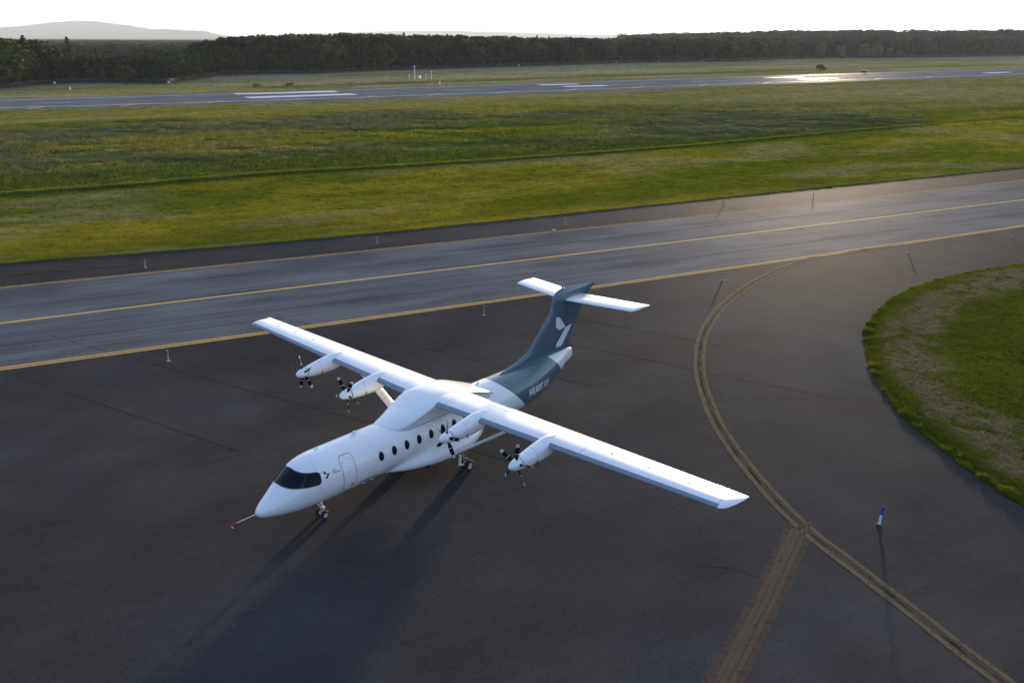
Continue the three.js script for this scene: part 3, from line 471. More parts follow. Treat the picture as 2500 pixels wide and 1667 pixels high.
// door, cabin windows and small fittings
{
  const DX = [7.20, 7.86], DY = [1.50, 3.06];
  const rr = (grow) => { const s = new THREE.Shape(), r = 0.17 + grow, a = DX[0] - grow, b = DX[1] + grow, c = DY[0] - grow, d = DY[1] + grow; s.moveTo(a + r, c); s.lineTo(b - r, c); s.absarc(b - r, c + r, r, -Math.PI / 2, 0); s.lineTo(b, d - r); s.absarc(b - r, d - r, r, 0, Math.PI / 2); s.lineTo(a + r, d); s.absarc(a + r, d - r, r, Math.PI / 2, Math.PI); s.lineTo(a, c + r); s.absarc(a + r, c + r, r, Math.PI, Math.PI * 1.5); return s; };
  const onSide = (s, off) => (x, y) => fus(x, s * thOf(x, y), off);
  const ring = rr(0.022); ring.holes.push(rr(0)); part('door_seam', mark(ring, onSide(-1, 0.002), 0.06), SEAM, plane);
  const door = part('door', mark(rr(0), onSide(-1, 0.007), 0.10), PW, plane);
  for (const [x, y, w, h, mt] of [[7.34, 1.62, 0.10, 0.13, REDP], [7.72, 2.82, 0.04, 0.03, SEAM], [7.36, 2.88, 0.04, 0.03, SEAM]]) part('door_latch', mark([poly([[x, y], [x + w, y], [x + w, y + h], [x, y + h]])], onSide(-1, 0.011), 0.06), mt, door);
  for (const s of [-1, 1]) for (let i = 0; i < 8; i++) {
    const x = 5.753 - 0.761 * i, el = (a, b) => { const q = new THREE.Shape(); q.absellipse(x, 2.43, a, b, 0, Math.PI * 2); return q; };
    const w = part('cabin_window', mark([el(0.115, 0.19)], onSide(s, 0.006), 0.06), GLASS, plane); const f = el(0.145, 0.222); f.holes.push(el(0.115, 0.19)); part('window_frame', mark([f], onSide(s, 0.009), 0.06), BLACK, w);
  }
  for (const x of [6.44, 5.96, 5.07, 4.2]) { const g = new THREE.SphereGeometry(0.075, 12, 8); g.scale(1.3, 1, 1); g.translate(x, 1.20, -0.58); part('belly_blister', g, PW, plane); }
  const blade = (x, th, h) => { const g = new THREE.BufferGeometry(), a = fus(x, th), d = [0, Math.cos(th), Math.sin(th)], s = new THREE.Shape([[0.12, -0.02], [-0.14, -0.02], [-0.13, h], [-0.03, h]].map(q => new THREE.Vector2(...q))), e = new THREE.ExtrudeGeometry(s, { depth: 0.03, bevelEnabled: true, bevelSize: 0.008, bevelThickness: 0.006, bevelSegments: 1 }); e.translate(0, 0, -0.015); e.rotateX(th); e.translate(...a); part('antenna', e, PW, plane); };
  blade(6.4, 0, 0.20); blade(8.35, 0.1, 0.05); blade(-0.2 - 1.4, 0, 0.1);
  part('panel_seam', mark([poly([[-1.9, 2.5], [-1.915, 2.5], [-2.6, 1.8], [-2.585, 1.8]])], onSide(-1, 0.004), 0.06), SEAMF, plane);
  // air data boom with its red cover and flag
  const bm = new THREE.CylinderGeometry(0.018, 0.03, 1.12, 12); bm.rotateZ(-Math.PI / 2); bm.translate(11.98, 1.61, 0); const boom = part('air_data_boom', bm, METAL, plane);
  const cv = new THREE.CapsuleGeometry(0.035, 0.14, 4, 10); cv.rotateZ(Math.PI / 2); cv.translate(12.46, 1.61, 0); part('boom_cover', cv, REDP, boom);
  const fl = grid(4, 8, (u, v) => [12.58 + 0.05 * u + 0.02 * Math.sin(v * 5), 1.60 - 0.22 * v, 0.03 * Math.sin(v * 6 + u * 2)]); part('streamer', fl, REDP, boom);
}
// nacelles and propellers
function nacelle(s, zc, dx, base, sense) {
  const z = s * zc;
  const st = resample([[3.84, 3.775, 3.265, 0.255], [3.7, 3.815, 3.235, 0.285], [3.4, 3.875, 3.20, 0.32], [3.0, 3.95, 3.175, 0.345], [2.6, 4.02, 3.165, 0.35], [2.2, 4.075, 3.18, 0.345], [1.9, 4.085, 3.22, 0.30], [1.6, 4.055, 3.29, 0.22], [1.35, 4.0, 3.38, 0.13], [1.1, 3.9, 3.5, 0.03]], 34);
  const nac = part('nacelle', loft(st.map(q => [q[0] + dx, ...q.slice(1)]), ([, t, b, w], a) => [(t + b) / 2 + (t - b) / 2 * sup(Math.sin(a), 0.9), z + w * sup(Math.cos(a), 0.9)], 40), PW, plane);
  const inl = new THREE.TorusGeometry(0.085, 0.022, 8, 18, Math.PI * 1.1); inl.scale(0.9, 1, 0.6); inl.rotateZ(-1.7); inl.translate(2.98 + dx, 3.34, z - 0.335); part('air_inlet', inl, BLACK, nac);
  part('panel_seam', loft([[3.05 + dx, 0], [3.065 + dx, 0]], (q, a) => { const [t, b, w] = curve([...st].reverse())(q[0] - dx); return [(t + b) / 2 + ((t - b) / 2 + 0.003) * sup(Math.sin(a), 0.9), z + (w + 0.003) * sup(Math.cos(a), 0.9)]; }, 40), SEAMF, nac);
  const prop = new THREE.Group(); prop.name = 'propeller'; prop.position.set(3.87 + dx, 3.52, z); plane.add(prop);
  const pr = []; for (let i = 0; i <= 18; i++) { const t = i / 18; pr.push(new THREE.Vector2(0.262 * Math.sqrt(Math.max(0, 1 - t ** 1.75)), t * 0.56)); }
  const sp = new THREE.LatheGeometry(pr, 28); sp.rotateZ(-Math.PI / 2); part('spinner', sp, PW, prop);
  const gap = new THREE.CylinderGeometry(0.252, 0.252, 0.04, 28); gap.rotateZ(Math.PI / 2); gap.translate(-0.012, 0, 0); part('spinner_gap', gap, BLACK, prop);
  const blG = (r0, r1, off) => { // radial +y, chord at 45 degrees
    const p = [], ix = [], n = 10, m = 10; for (let i = 0; i <= n; i++) { const r = lerp(r0, r1, i / n), k = (r - 0.2) / 0.74, ch = (0.048 + 0.046 * smooth(0, 0.35, k) - 0.026 * smooth(0.6, 1, k)) * (k > 0.96 ? Math.sqrt(Math.max(0.05, 1 - ((k - 0.96) / 0.042) ** 2)) : 1) + off, tk = lerp(0.028, 0.008, k) + off, be = sense * (Math.PI / 4) + sense * lerp(0.30, -0.12, k); for (let j = 0; j < m; j++) { const a = j / m * 6.28319, c = Math.cos(a) * ch, t = Math.sin(a) * tk; p.push(c * Math.sin(Math.abs(be)) + t * Math.cos(be), r, -Math.sign(be) * c * Math.cos(be) + t * Math.sin(be)); } }
    for (let i = 0; i < n; i++) for (let j = 0; j < m; j++) { const a = i * m + j, b = i * m + (j + 1) % m; ix.push(a, a + m, b, b, a + m, b + m); } return geom(p, ix);
  };
  const bl = blG(0.16, 0.94, 0), b1 = blG(0.895, 0.945, 0.0035), b2 = blG(0.82, 0.855, 0.0035), dot = blG(0.485, 0.51, 0.002), hole = new THREE.CylinderGeometry(0.062, 0.07, 0.10, 14); hole.translate(0, 0.215, 0);
  for (let i = 0; i < 5; i++) {
    const ang = THREE.MathUtils.degToRad(base + 72 * i), rx = -(ang - Math.PI / 2), put = (n, g, m) => { const q = part(n, g, m, prop); q.position.x = 0.13; q.rotation.x = rx; return q; };
    put('blade', bl, BLADE); put('tip_band', b1, LOGOW); put('tip_band', b2, LOGOW); put('blade_mark', dot, GEARW); put('blade_cuff', hole, BLACK);
  }
}
nacelle(-1, 3.533, 0, 97, 1); nacelle(-1, 7.447, -0.2, 94.6, -1); nacelle(1, 3.533, 0, 50, -1); nacelle(1, 7.447, -0.2, 75, 1);
// landing gear
function wheel(gear, x, r, z, w) {
  const prf = [[r * 0.55, -w / 2], [r * 0.82, -w / 2], [r * 0.95, -w * 0.42], [r, -w * 0.22], [r, w * 0.22], [r * 0.95, w * 0.42], [r * 0.82, w / 2], [r * 0.55, w / 2]].map(q => new THREE.Vector2(...q));
  const t = new THREE.LatheGeometry(prf, 32); t.rotateX(Math.PI / 2); t.translate(x, r, z); part('tyre', t, RUBBER, gear);
  const hp = [[0, -w * 0.36], [r * 0.22, -w * 0.40], [r * 0.25, -w * 0.32], [r * 0.46, -w * 0.30], [r * 0.56, -w * 0.46], [r * 0.56, w * 0.46], [r * 0.46, w * 0.30], [r * 0.25, w * 0.32], [r * 0.22, w * 0.40], [0, w * 0.36]].map(q => new THREE.Vector2(...q));
  const h = new THREE.LatheGeometry(hp, 28); h.rotateX(Math.PI / 2); h.translate(x, r, z); part('rim', h, GEARW, gear);
  const c = new THREE.CylinderGeometry(r * 0.13, r * 0.13, w * 0.98, 12); c.rotateX(Math.PI / 2); c.translate(x, r, z); part('hub', c, BLACK, gear);
}
function rod(gear, name, a, b, r, mat) { const A = V(...a), B = V(...b), d = B.clone().sub(A), g = new THREE.CylinderGeometry(r, r, d.length(), 12); g.applyQuaternion(new THREE.Quaternion().setFromUnitVectors(V(0, 1, 0), d.normalize())); g.translate(...A.add(B).multiplyScalar(0.5).toArray()); part(name, g, mat, gear); }
{
  const ng = new THREE.Group(); ng.name = 'nose_gear'; plane.add(ng);
  wheel(ng, 8.325, 0.205, -0.2, 0.15); wheel(ng, 8.325, 0.205, 0.2, 0.15);
  rod(ng, 'axle', [8.325, 0.205, -0.24], [8.325, 0.205, 0.24], 0.03, METAL); rod(ng, 'strut', [8.325, 0.20, 0], [8.36, 0.55, 0], 0.042, METAL); rod(ng, 'strut_sleeve', [8.35, 0.48, 0], [8.40, 1.15, 0], 0.07, GEARW);
  rod(ng, 'torque_link', [8.33, 0.24, 0.03], [8.16, 0.42, 0.03], 0.025, GEARW); rod(ng, 'torque_link', [8.16, 0.42, 0.03], [8.36, 0.62, 0.03], 0.025, GEARW); rod(ng, 'drag_brace', [8.37, 0.68, 0], [8.95, 1.12, 0], 0.035, GEARW);
  rod(ng, 'steering_actuator', [8.38, 0.74, -0.12], [8.38, 0.74, 0.12], 0.04, GEARW); const tl = new THREE.SphereGeometry(0.06, 12, 8); tl.scale(0.6, 1, 1); tl.translate(8.47, 0.66, 0); part('taxi_lamp', tl, METAL, ng);
  for (const s of [-1, 1]) {
    const mg = new THREE.Group(); mg.name = 'main_gear'; plane.add(mg);
    wheel(mg, 0.89, 0.285, s * 1.81, 0.20); wheel(mg, 0.89, 0.285, s * 1.47, 0.20);
    rod(mg, 'axle', [0.89, 0.285, s * 1.40], [0.89, 0.285, s * 1.88], 0.045, METAL); rod(mg, 'trailing_arm', [0.89, 0.285, s * 1.64], [1.38, 0.46, s * 1.64], 0.06, GEARW); rod(mg, 'leg', [1.38, 0.42, s * 1.64], [1.30, 0.95, s * 1.62], 0.075, GEARW); rod(mg, 'shock_strut', [1.02, 0.36, s * 1.64], [1.10, 0.95, s * 1.62], 0.05, METAL);
    rod(mg, 'brake_line', [0.95, 0.34, s * 1.60], [1.36, 0.62, s * 1.58], 0.014, BLACK);
  }
}

// ───────────────────────── taxiway edge lights and the marker post ─────────────────────────
{
  const gBase = new THREE.CylinderGeometry(0.11, 0.13, 0.035, 20), gStem = new THREE.CylinderGeometry(0.042, 0.042, 0.46, 10), gCol = new THREE.CylinderGeometry(0.085, 0.05, 0.07, 12), gLens = new THREE.CapsuleGeometry(0.075, 0.06, 4, 12), gCap = new THREE.CylinderGeometry(0.03, 0.06, 0.02, 12);
  gBase.translate(0, 0.022, 0); gStem.translate(0, 0.27, 0); gCol.translate(0, 0.52, 0); gLens.translate(0, 0.63, 0); gCap.translate(0, 0.752, 0);
  const mB = phys([0.30, 0.24, 0.19], 0.8), mS = phys([0.50, 0.25, 0.09], 0.6), mL = phys([0.012, 0.16, 0.42], 0.25);
  const G = 'blue taxiway edge lights';
  const spots = [[-22.6, -51.36, 'blue edge light nearest the left wing tip, below the double yellow line'], [-2.19, -61.35, 'blue edge light on the apron just left of the tail'], [18.6, -71.59, 'blue edge light between the tail and the start of the curved line'], [39.68, -82.08, 'blue edge light at the right, beside the sealed crack'], [54.12, -89.43, 'blue edge light at the right frame edge below the double line'], [-33.86, -74.95, 'blue edge light on the far shoulder, leftmost of all'], [-14.03, -85.14, 'blue edge light on the far shoulder beside the short crack'], [6.08, -95.12, 'blue edge light on the far shoulder above the tail fin'], [26.78, -106.22, 'blue edge light on the far shoulder, fourth from the left'], [40.51, -112.77, 'blue edge light on the far shoulder near the sun glint'], [80.8, -133.83, 'blue edge light on the far shoulder at the right frame edge']];
  let first;
  for (const [x, z, lab] of spots) {
    let t; if (!first) { t = first = thing('edge_light', lab, 'edge light', [x, 0, z], 0, G); part('base', gBase, mB, t); part('stem', gStem, mS, t); part('collar', gCol, mS, t); part('lens', gLens, mL, t); part('cap', gCap, mB, t); }
    else { t = first.clone(); t.name = numbered('edge_light'); t.position.set(x, 0, z); scene.add(t); t.userData = { label: lab, category: 'edge light', group: G }; t.rotation.z = (x * 7.3 % 1) * 0.05; }
  }
  const c = tag(part('light_base', new THREE.CylinderGeometry(0.18, 0.2, 0.05, 20), mB, scene), 'pale round light base without a stem on the far shoulder', 'light base'); c.position.set(4.59, 0.03, -92.06);
  const post = thing('marker_post', 'blue and white marker post with black foot standing on the apron', 'marker post', [16.18, 0, -31.94]); post.rotation.z = -0.07;
  const p1 = new THREE.CylinderGeometry(0.052, 0.056, 0.48, 16), p2 = new THREE.CylinderGeometry(0.054, 0.054, 0.38, 16), p3 = new THREE.CylinderGeometry(0.03, 0.05, 0.045, 16), p4 = new THREE.CylinderGeometry(0.10, 0.145, 0.06, 20); p1.translate(0, 0.28, 0); p2.translate(0, 0.71, 0); p3.translate(0, 0.92, 0); p4.translate(0, 0.03, 0);
  part('white_sleeve', p1, phys([0.62, 0.66, 0.70], 0.5), post); part('blue_sleeve', p2, phys([0.012, 0.06, 0.30], 0.5), post); part('cap', p3, BLACK, post); part('foot', p4, RUBBER, post);
}

// ───────────────────────── trees ─────────────────────────
const leafCols = [[0.040, 0.060, 0.013], [0.024, 0.042, 0.012], [0.074, 0.084, 0.018], [0.015, 0.028, 0.010], [0.105, 0.110, 0.022], [0.032, 0.054, 0.017], [0.052, 0.064, 0.022]];
const leafM = leafCols.map(c => phys(c, 0.9, { transmission: 0.28, thickness: 0, specularIntensity: 0.1 }));
const needleM = [phys([0.026, 0.042, 0.020], 0.85, { transmission: 0.15, thickness: 0, specularIntensity: 0.3 }), phys([0.036, 0.052, 0.022], 0.85, { transmission: 0.15, thickness: 0, specularIntensity: 0.3 })];
const barkM = std([0.075, 0.062, 0.05], 0.95);
function leafBuf() { const p = [], nrm = [], ix = []; return { add(c, n, s, r) { const u = V(r() - 0.5, r() - 0.5, r() - 0.5).normalize(), nn = n.clone().multiplyScalar(0.9).add(u).normalize(), a = V(-nn.y, nn.x, nn.z * 0.3).cross(nn).normalize().multiplyScalar(s), b = nn.clone().cross(a).normalize().multiplyScalar(s * (0.55 + 0.4 * r())), k = p.length / 3; for (const [i, j] of [[-1, -0.6], [0.7, -1], [1, 0.7], [-0.6, 1]]) { p.push(c.x + a.x * i + b.x * j, c.y + a.y * i + b.y * j, c.z + a.z * i + b.z * j); const m = n.clone().lerp(nn, 0.5).normalize(); nrm.push(m.x, m.y, m.z); } ix.push(k, k + 1, k + 2, k, k + 2, k + 3); }, done() { const g = new THREE.BufferGeometry(); g.setAttribute('position', new THREE.Float32BufferAttribute(p, 3)); g.setAttribute('normal', new THREE.Float32BufferAttribute(nrm, 3)); g.setIndex(ix); return g; } }; }
function taper(pts, rad, n = 6) { const p = [], ix = []; pts.forEach((q, i) => { for (let j = 0; j < n; j++) { const a = j / n * 6.28319; p.push(q[0] + Math.cos(a) * rad[i], q[1], q[2] + Math.sin(a) * rad[i]); } }); for (let i = 0; i + 1 < pts.length; i++) for (let j = 0; j < n; j++) { const a = i * n + j, b = i * n + (j + 1) % n; ix.push(a, a + n, b, b, a + n, b + n); } return geom(p, ix); }
function broadleaf(seed, H, R, blobs, per, leaf) {
  const r = rng(seed), lb = leafBuf(), limbs = [taper([[0, -0.3, 0], [0.1, H * 0.3, 0], [0, H * 0.6, 0.1], [0.1, H * 0.85, 0]], [0.26, 0.2, 0.13, 0.04])];
  for (let k = 0; k < blobs; k++) {
    const th = r() * 6.283, v = (k + 0.5) / blobs, yy = lerp(0.24, 0.93, v), prof = Math.sin(Math.PI * clamp((yy - 0.10) / 0.95)) ** 0.6, rad = R * prof * (0.35 + 0.6 * Math.sqrt(r())), c = V(Math.cos(th) * rad, H * yy, Math.sin(th) * rad), br = R * (0.26 + 0.20 * r());
    if (k % 4 === 0) limbs.push(taper([[0, H * (yy - 0.25) + 0.2, 0], [c.x * 0.6, c.y - 0.5, c.z * 0.6], [c.x, c.y + 0.1, c.z]], [0.09, 0.06, 0.02], 5));
    for (let i = 0; i < per; i++) { const n = V(r() - 0.5, (r() - 0.38), r() - 0.5).normalize(), d = br * (0.72 + 0.36 * r()); lb.add(c.clone().add(V(n.x * d, n.y * d * 0.78, n.z * d)), n, leaf * (0.6 + 0.7 * r()), r); }
  }
  return { crown: lb.done(), trunk: mergeGeometries(limbs.map(g => { g.deleteAttribute('uv'); return g; })) };
}
function pine(seed, H, R, levels, start) {
  const r = rng(seed), lb = leafBuf(), limbs = [taper([[0, -0.3, 0], [0.05, H * 0.5, 0], [0, H * 0.98, 0]], [0.28, 0.16, 0.03])];
  for (let k = 0; k < levels; k++) {
    const t = k / (levels - 1), y = H * lerp(start, 0.97, t), len = R * (1 - t) ** 0.75 * (0.75 + 0.5 * r()) + 0.25, nb = 4 + Math.floor(r() * 2), a0 = r() * 6.28;
    for (let b = 0; b < nb; b++) { const a = a0 + b / nb * 6.283 + (r() - 0.5) * 0.7, L = len * (0.65 + 0.5 * r()), m = Math.max(4, Math.round(L * 3.2)); for (let i = 0; i < m; i++) { const s = (i + 0.6) / m, c = V(Math.cos(a) * L * s + (r() - 0.5) * 0.5, y + L * (0.10 * s - 0.12 * s * s) + (r() - 0.3) * 0.35, Math.sin(a) * L * s + (r() - 0.5) * 0.5); lb.add(c, V(Math.cos(a) * 0.35 * s, 1, Math.sin(a) * 0.35 * s).normalize(), 0.34 + 0.26 * r(), r); } }
  }
  return { crown: lb.done(), trunk: mergeGeometries(limbs) };
}
const kinds = [...[11, 12, 13, 14].map((s, i) => ({ g: broadleaf(s, 12, 4.1 + 0.25 * i, 26, 46, 0.44), H: 12, mat: leafM[i], kind: 'broadleaf' })), ...[21, 22, 23].map((s, i) => ({ g: pine(s, 18, 3.6, 17, 0.18 + 0.07 * i), H: 18, mat: needleM[i % 2], kind: 'pine' }))];
const bush = { g: broadleaf(31, 2.2, 1.7, 12, 34, 0.20), H: 2.2, mat: leafM[2], kind: 'bush' };
function plant(name, K, x, z, h, turn, label, category, group, y = 0, wide = 1, mat) {
  const t = thing(name, label, category, [x, y, z], turn, group), s = h / K.H; t.scale.set(s * wide, s, s * wide); part('trunk', K.g.trunk, barkM, t); part('crown', K.g.crown, mat || K.mat, t); return t;
}
const woodH = s => curve([[-600, 16], [0, 16.5], [90, 16], [150, 13], [220, 11.6], [380, 12.2], [450, 14], [520, 17], [600, 19], [760, 20], [1000, 19.5], [1400, 18.5], [1800, 19.5], [2100, 21], [2350, 24], [2900, 26]])(s)[0];
const woodAt = (s, d) => { const p = woodEdge(s), q = woodEdge(s + 4); let nx = (q[1] - p[1]), nz = -(q[0] - p[0]); const l = Math.hypot(nx, nz); nx /= l; nz /= l; const r = Math.hypot(p[0], p[1]); return [p[0] + p[0] / r * d, p[1] + p[1] / r * d]; };
{
  const r = rng(77), tone = ['mid green', 'dark green', 'olive green', 'blackish green', 'yellowish olive', 'deep green', 'grey green'], needle = ['blackish green', 'dark green'];
  // step through the edge at even ground spacing
  let s = -330, ranks = [[4, 0.52, 'low front row'], [11, 0.76, 'middle row'], [20, 0.98, 'tall back row']], near = 0;
  while (s < 640) {
    for (const [d, hk, row] of ranks) { const ss = s + (r() - 0.5) * 14, [x, z] = woodAt(ss, d + (r() - 0.5) * 5), pineP = ss > 480 ? 0.35 : 0.10, K = kinds[r() < pineP ? 4 + Math.floor(r() * 3) : Math.floor(r() * 4)], h = woodH(ss) * hk * (0.76 + 0.40 * r()); const pn = K.kind === 'pine', mi = Math.floor(r() * (pn ? 2 : 7)); plant(K.kind + '_tree', K, x, z, h, r() * 6.28, pn ? `${needle[mi]} pine in the ${row} of the wood behind the left fence` : `${tone[mi]} broadleaf tree in the ${row} of the wood behind the left fence`, 'tree', pn ? 'pines in the wood behind the left fence' : 'broadleaf trees in the wood behind the left fence', -0.3, 0.9 + 0.3 * r(), pn ? needleM[mi] : leafM[mi]); near++; }
    const a = woodEdge(s), b = woodEdge(s + 5), v = Math.hypot(b[0] - a[0], b[1] - a[1]) / 5; s += 6.4 / v;
  }
  let far = 0; while (s < 2440 && near + far < 296) {
    const [x, z] = woodAt(s, 4 + (r() - 0.5) * 6), K = kinds[r() < 0.5 ? 4 + Math.floor(r() * 3) : Math.floor(r() * 4)], h = woodH(s) * (0.72 + 0.3 * r());
    const pn = K.kind === 'pine', mi = Math.floor(r() * (pn ? 2 : 7)), size = h < woodH(s) * 0.87 ? 'short' : 'tall', where = s < 1250 ? 'behind the weather mast' : s < 1800 ? 'beyond the far runway' : 'at the far right'; plant(K.kind + '_tree', K, x, z, h, r() * 6.28, pn ? `${size} ${needle[mi]} pine at the front of the wood ${where}` : `${size} ${tone[mi]} broadleaf tree at the front of the wood ${where}`, 'tree', pn ? 'pines in the distant wood beyond the runway' : 'broadleaf trees in the distant wood beyond the runway', -0.3, 1.0 + 0.35 * r(), pn ? needleM[mi] : leafM[mi]); far++;
    const a = woodEdge(s), b = woodEdge(s + 5), v = Math.hypot(b[0] - a[0], b[1] - a[1]) / 5; s += 10.8 / v;
  }
  console.log('trees', near, far, 's end', s);
  // single trees that stand out
  plant('broadleaf_tree', kinds[2], -171, -387, 8.4, 1, 'round grey green bushy tree in front of the wood by the fence', 'tree', undefined, 0, 1.3, leafM[2]);
  plant('pine_tree', kinds[5], -216, -430, 20, 2, 'lone tall pine rising above the low left part of the wood', 'tree', undefined, 0, 1);
  plant('pine_tree', kinds[4], -229, -415, 20.5, 2.5, 'broad pine crown rising above the wood at the left frame edge', 'tree', undefined, 0, 1.2);
  const lm = phys([0.13, 0.15, 0.035], 0.85, { transmission: 0.3, thickness: 0 });
  [[351, -1010, 17, 'light green round tree standing before the right wood, tallest of the pale ones'], [383, -1036, 14, 'slim pale green tree just right of the tallest pale tree'], [409, -1034, 16, 'pale green tree at the left of the bright clump by the right fence'], [426, -1038, 15, 'pale green tree in the middle of the bright clump by the right fence'], [445, -1050, 12, 'small pale green tree at the right of the bright clump'], [462, -1060, 10, 'smallest pale tree right of the bright clump']].forEach(([x, z, h, l], i) => plant('young_tree', kinds[i % 4], x, z, h, i, l, 'tree', undefined, 0, 1.1, lm));
  plant('bush', bush, 219.5, -628.8, 4.2, 0, 'small dark bush alone in the field beyond the runway', 'bush', undefined, -0.8, 1.0, leafM[2]);
  plant('bush', bush, -111, -378, 1.6, 1, 'low bright green bush in the wet strip beyond the runway', 'bush', undefined, -0.4, 1.5, lm);
  plant('bush', bush, -100, -392, 1.5, 2, 'lower bright green bush right of the one in the wet strip', 'bush', undefined, -0.4, 1.7, lm);
  // the depth of the wood and the wooded country behind, one mass
  const put = (name, K, n, place, label, mats) => { for (const [gname, mt] of [['crown', mats]]) { const m = new THREE.InstancedMesh(K.g[gname], mt, n), mx = new THREE.Matrix4(), q = new THREE.Quaternion(), e = new THREE.Euler(), c = new THREE.Color(); let k = 0; for (let i = 0; i < n; i++) { const o = place(); if (!o) continue; q.setFromEuler(e.set(0, r() * 6.28, 0)); const sc = o.h / K.H; mx.compose(V(o.x, o.y, o.z), q, V(sc * o.w, sc, sc * o.w)); m.setMatrixAt(k, mx); const t = 0.75 + 0.5 * r(); m.setColorAt(k, c.setRGB(t, t, t)); k++; } m.count = k; m.name = name; m.userData.kind = 'stuff'; m.userData.label = label; m.userData.category = 'wood'; m.castShadow = m.receiveShadow = true; scene.add(m); } };
  const sd = s => { const a = woodEdge(s), b = woodEdge(s + 5); return Math.hypot(b[0] - a[0], b[1] - a[1]) / 5; };
  const behind = far => () => { const s = lerp(-420, 2800, r()), low = s > 120 && s < 470, d = 12 + r() * (low ? 60 : 170), [x, z] = woodAt(s, d); return { x, y: -0.5, z, h: woodH(s) * (low ? 0.65 + 0.32 * r() : 0.74 + 0.40 * r()), w: 0.9 + 0.3 * r() }; };
  kinds.forEach((K, i) => put('wood_depth', K, K.kind === 'pine' ? 450 : 1150, () => { const o = behind(true)(); if (o && K.kind === 'pine') { o.h *= 0.88 + 0.26 * r(); o.w *= 0.95; } return o; }, 'dense dark trees filling the wood behind its front row', K.mat));
  const dist = () => { const az = lerp(-0.75, 0.75, r()), d = lerp(560, 3400, Math.sqrt(r())); const x = Math.sin(az) * d, z = -Math.cos(az) * d; if (az > -0.18 && d < 1500) return null; return { x, y: -2 - d * 0.0012, z, h: 11 + 5 * r(), w: 1.15 + 0.4 * r() }; };
  [0, 1, 3, 5].forEach((i, k) => put('far_woodland', kinds[i], 5200, dist, 'hazy tree canopy stretching to the horizon behind the wood', kinds[i].mat));
  const rise = () => { const az = lerp(0.12, 0.72, r()), d = lerp(1700, 2200, r()), k = smooth(0.10, 0.36, az); return { x: Math.sin(az) * d, y: 2 + 9 * k, z: -Math.cos(az) * d, h: 19 + 8 * r(), w: 1.1 + 0.4 * r() }; };
  [1, 3, 4].forEach(i => put('far_tree_ridge', kinds[i], 900, rise, 'pale hazy ridge of trees above the right wood', kinds[i].mat));
}

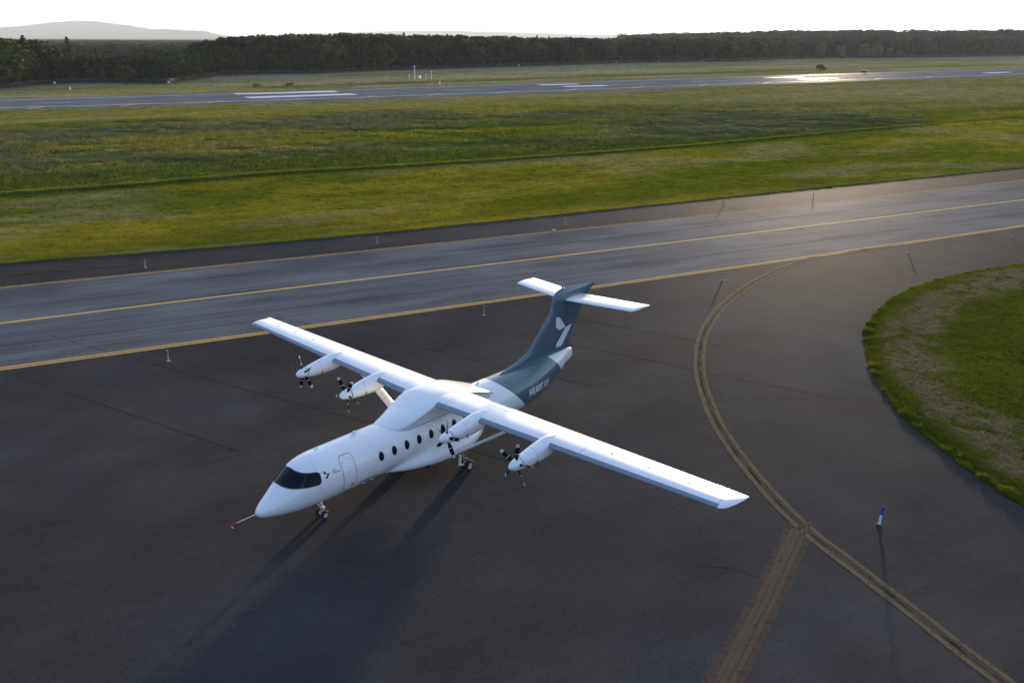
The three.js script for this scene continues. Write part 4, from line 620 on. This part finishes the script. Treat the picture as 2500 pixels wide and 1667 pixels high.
// ───────────────────────── perimeter fence, weather station, small field things ─────────────────────────
{
  const link = tex(128, 128, (u, v) => { const a = Math.abs(((u + v) * 8) % 1 - 0.5), b = Math.abs(((u - v + 2) * 8) % 1 - 0.5), k = a > 0.43 || b > 0.43 ? 1 : 0; return [k, k, k]; }, 0.6, 0.6);
  const mLink = std([0.05, 0.052, 0.05], 0.6, { alphaMap: link, transparent: true }), mPost = std([0.10, 0.10, 0.10], 0.6), gp = new THREE.BoxGeometry(0.09, 2.6, 0.09); gp.translate(0, 1.3, 0);
  const fence = thing('perimeter_fence', 'long grey chain link fence along the foot of the wood', 'fence');
  const pts = []; let s = -420; while (s < 2700) { pts.push(woodAt(s, -7)); const a = woodEdge(s), b = woodEdge(s + 5); s += (s < 650 ? 4.5 : 8) / (Math.hypot(b[0] - a[0], b[1] - a[1]) / 5); }
  const p = [], t = [], ix = []; let L = 0; pts.forEach((q, i) => { if (i) L += Math.hypot(q[0] - pts[i - 1][0], q[1] - pts[i - 1][1]); p.push(q[0], 0.05, q[1], q[0], 2.45, q[1]); t.push(L, 0, L, 2.4); if (i) { const k = i * 2; ix.push(k - 2, k, k - 1, k - 1, k, k + 1); } });
  part('chain_link', geom(p, ix, t), mLink, fence);
  const rail = densify(pts, 50).map(q => q); { const rp = [], ri = []; pts.forEach((q, i) => { for (const y of [2.42, 2.50]) rp.push(q[0], y, q[1]); if (i) { const k = i * 2; ri.push(k - 2, k, k - 1, k - 1, k, k + 1); } }); part('top_rail', geom(rp, ri), mPost, fence); }
  pts.slice(0, 290).forEach(q => { const m = part('post', gp, mPost, fence); m.position.set(q[0], 0, q[1]); });
  // plates on the fence
  const gs = new THREE.BoxGeometry(0.9, 0.7, 0.04), mW = std([0.75, 0.75, 0.73], 0.5);
  [[-195, -372, 'white notice plate on the fence at the far left'], [-150, -381, 'white notice plate on the fence below the left wood'], [4.2, -650, 'white notice plate on the fence near the picture middle'], [87.8, -752, 'white notice plate on the fence, second right of the middle'], [130, -788, 'white notice plate on the fence, third right of the middle'], [172, -806, 'white notice plate on the fence, fourth right of the middle'], [260.8, -858, 'white notice plate on the fence, farthest right']].forEach(([x, z, l]) => { const m = tag(part(numbered('notice_plate'), gs, mW, scene), l, 'sign', 'notice plates on the perimeter fence'); m.position.set(x, 1.5, z); m.rotation.y = Math.atan2(-x, -z); });
  // weather station
  const ws = thing('weather_mast', 'slim white weather mast with cross arms in the field beyond the runway', 'mast', [-51.3, 0, -456.7]);
  const mk = (w, h, d, x, y, z) => { const b = new THREE.BoxGeometry(w, h, d); b.translate(x, y, z); return b; }, cy = (r0, r1, h, x, y, z) => { const b = new THREE.CylinderGeometry(r0, r1, h, 10); b.translate(x, y, z); return b; };
  part('pole', cy(0.14, 0.20, 6.6, 0, 3.3, 0), mW, ws); part('cross_arm', mk(2.0, 0.12, 0.12, 0, 6.0, 0), mW, ws); part('wind_vane', mk(0.9, 0.35, 0.05, -0.8, 6.5, 0), BLACK, ws); part('cup_wheel', cy(0.25, 0.25, 0.2, 0.9, 6.35, 0), BLACK, ws); part('footing', mk(1.2, 0.25, 1.2, 0, 0.12, 0), std([0.4, 0.39, 0.36], 0.9), ws);
  const cb = thing('equipment_cabinet', 'white equipment cabinet right of the weather mast', 'cabinet', [-48.9, 0, -455.5]); part('case', mk(1.5, 1.5, 0.8, 0, 0.95, 0), mW, cb); part('roof', mk(1.7, 0.1, 1.0, 0, 1.75, 0), mW, cb); part('legs', mk(1.2, 0.25, 0.5, 0, 0.1, 0), mPost, cb); part('door', mk(1.3, 1.3, 0.03, 0, 0.95, 0.42), mW, cb);
  [[-54.2, -457, 2.0, 'short white sensor post left of the weather mast'], [-45.2, -456, 2.4, 'short white sensor post right of the cabinet'], [-42.6, -457, 3.6, 'thin sensor post farthest right at the weather station']].forEach(([x, z, h, l]) => { const q = thing('sensor_post', l, 'post', [x, 0, z]); part('pole', cy(0.10, 0.12, h, 0, h / 2, 0), mW, q); part('head', mk(0.45, 0.4, 0.35, 0, h, 0), mW, q); });
  const gm = new THREE.CylinderGeometry(0.22, 0.26, 1.3, 10); gm.translate(0, 0.65, 0);
  [[-175.2, -345.1, 'white marker peg in the mown strip at the far left'], [-33.7, -401.4, 'white marker peg at the far runway edge below the weather mast']].forEach(([x, z, l]) => { const m = thing('marker_peg', l, 'marker', [x, 0, z]); part('body', gm, mW, m); const h = new THREE.ConeGeometry(0.2, 0.3, 10); h.translate(0, 1.45, 0); part('top', h, mW, m); });
  const dk = thing('runway_sign', 'small dark sign box at the far runway edge on the right', 'sign', [224, 0, -562], Math.atan2(-224, 562)); part('panel', mk(3.2, 1.3, 0.35, 0, 1.15, 0), std([0.03, 0.03, 0.03], 0.6), dk); part('foot', mk(0.2, 0.5, 0.2, -1, 0.25, 0), mPost, dk); part('foot', mk(0.2, 0.5, 0.2, 1, 0.25, 0), mPost, dk);
  const cv = thing('culvert_grate', 'low grey concrete culvert grate in the mown strip beyond the runway', 'culvert', [-115.6, 0, -344.1], 0.5); part('slab', mk(5, 0.5, 1.2, 0, 0.25, 0), std([0.3, 0.29, 0.27], 0.9), cv); for (let i = 0; i < 5; i++) part('bar', mk(0.12, 0.8, 0.12, -2 + i, 0.7, 0.3), mPost, cv);
}
scene.traverse(o => { if (o.isMesh) { o.castShadow = true; o.receiveShadow = true; } });
renderer.render(scene, camera);
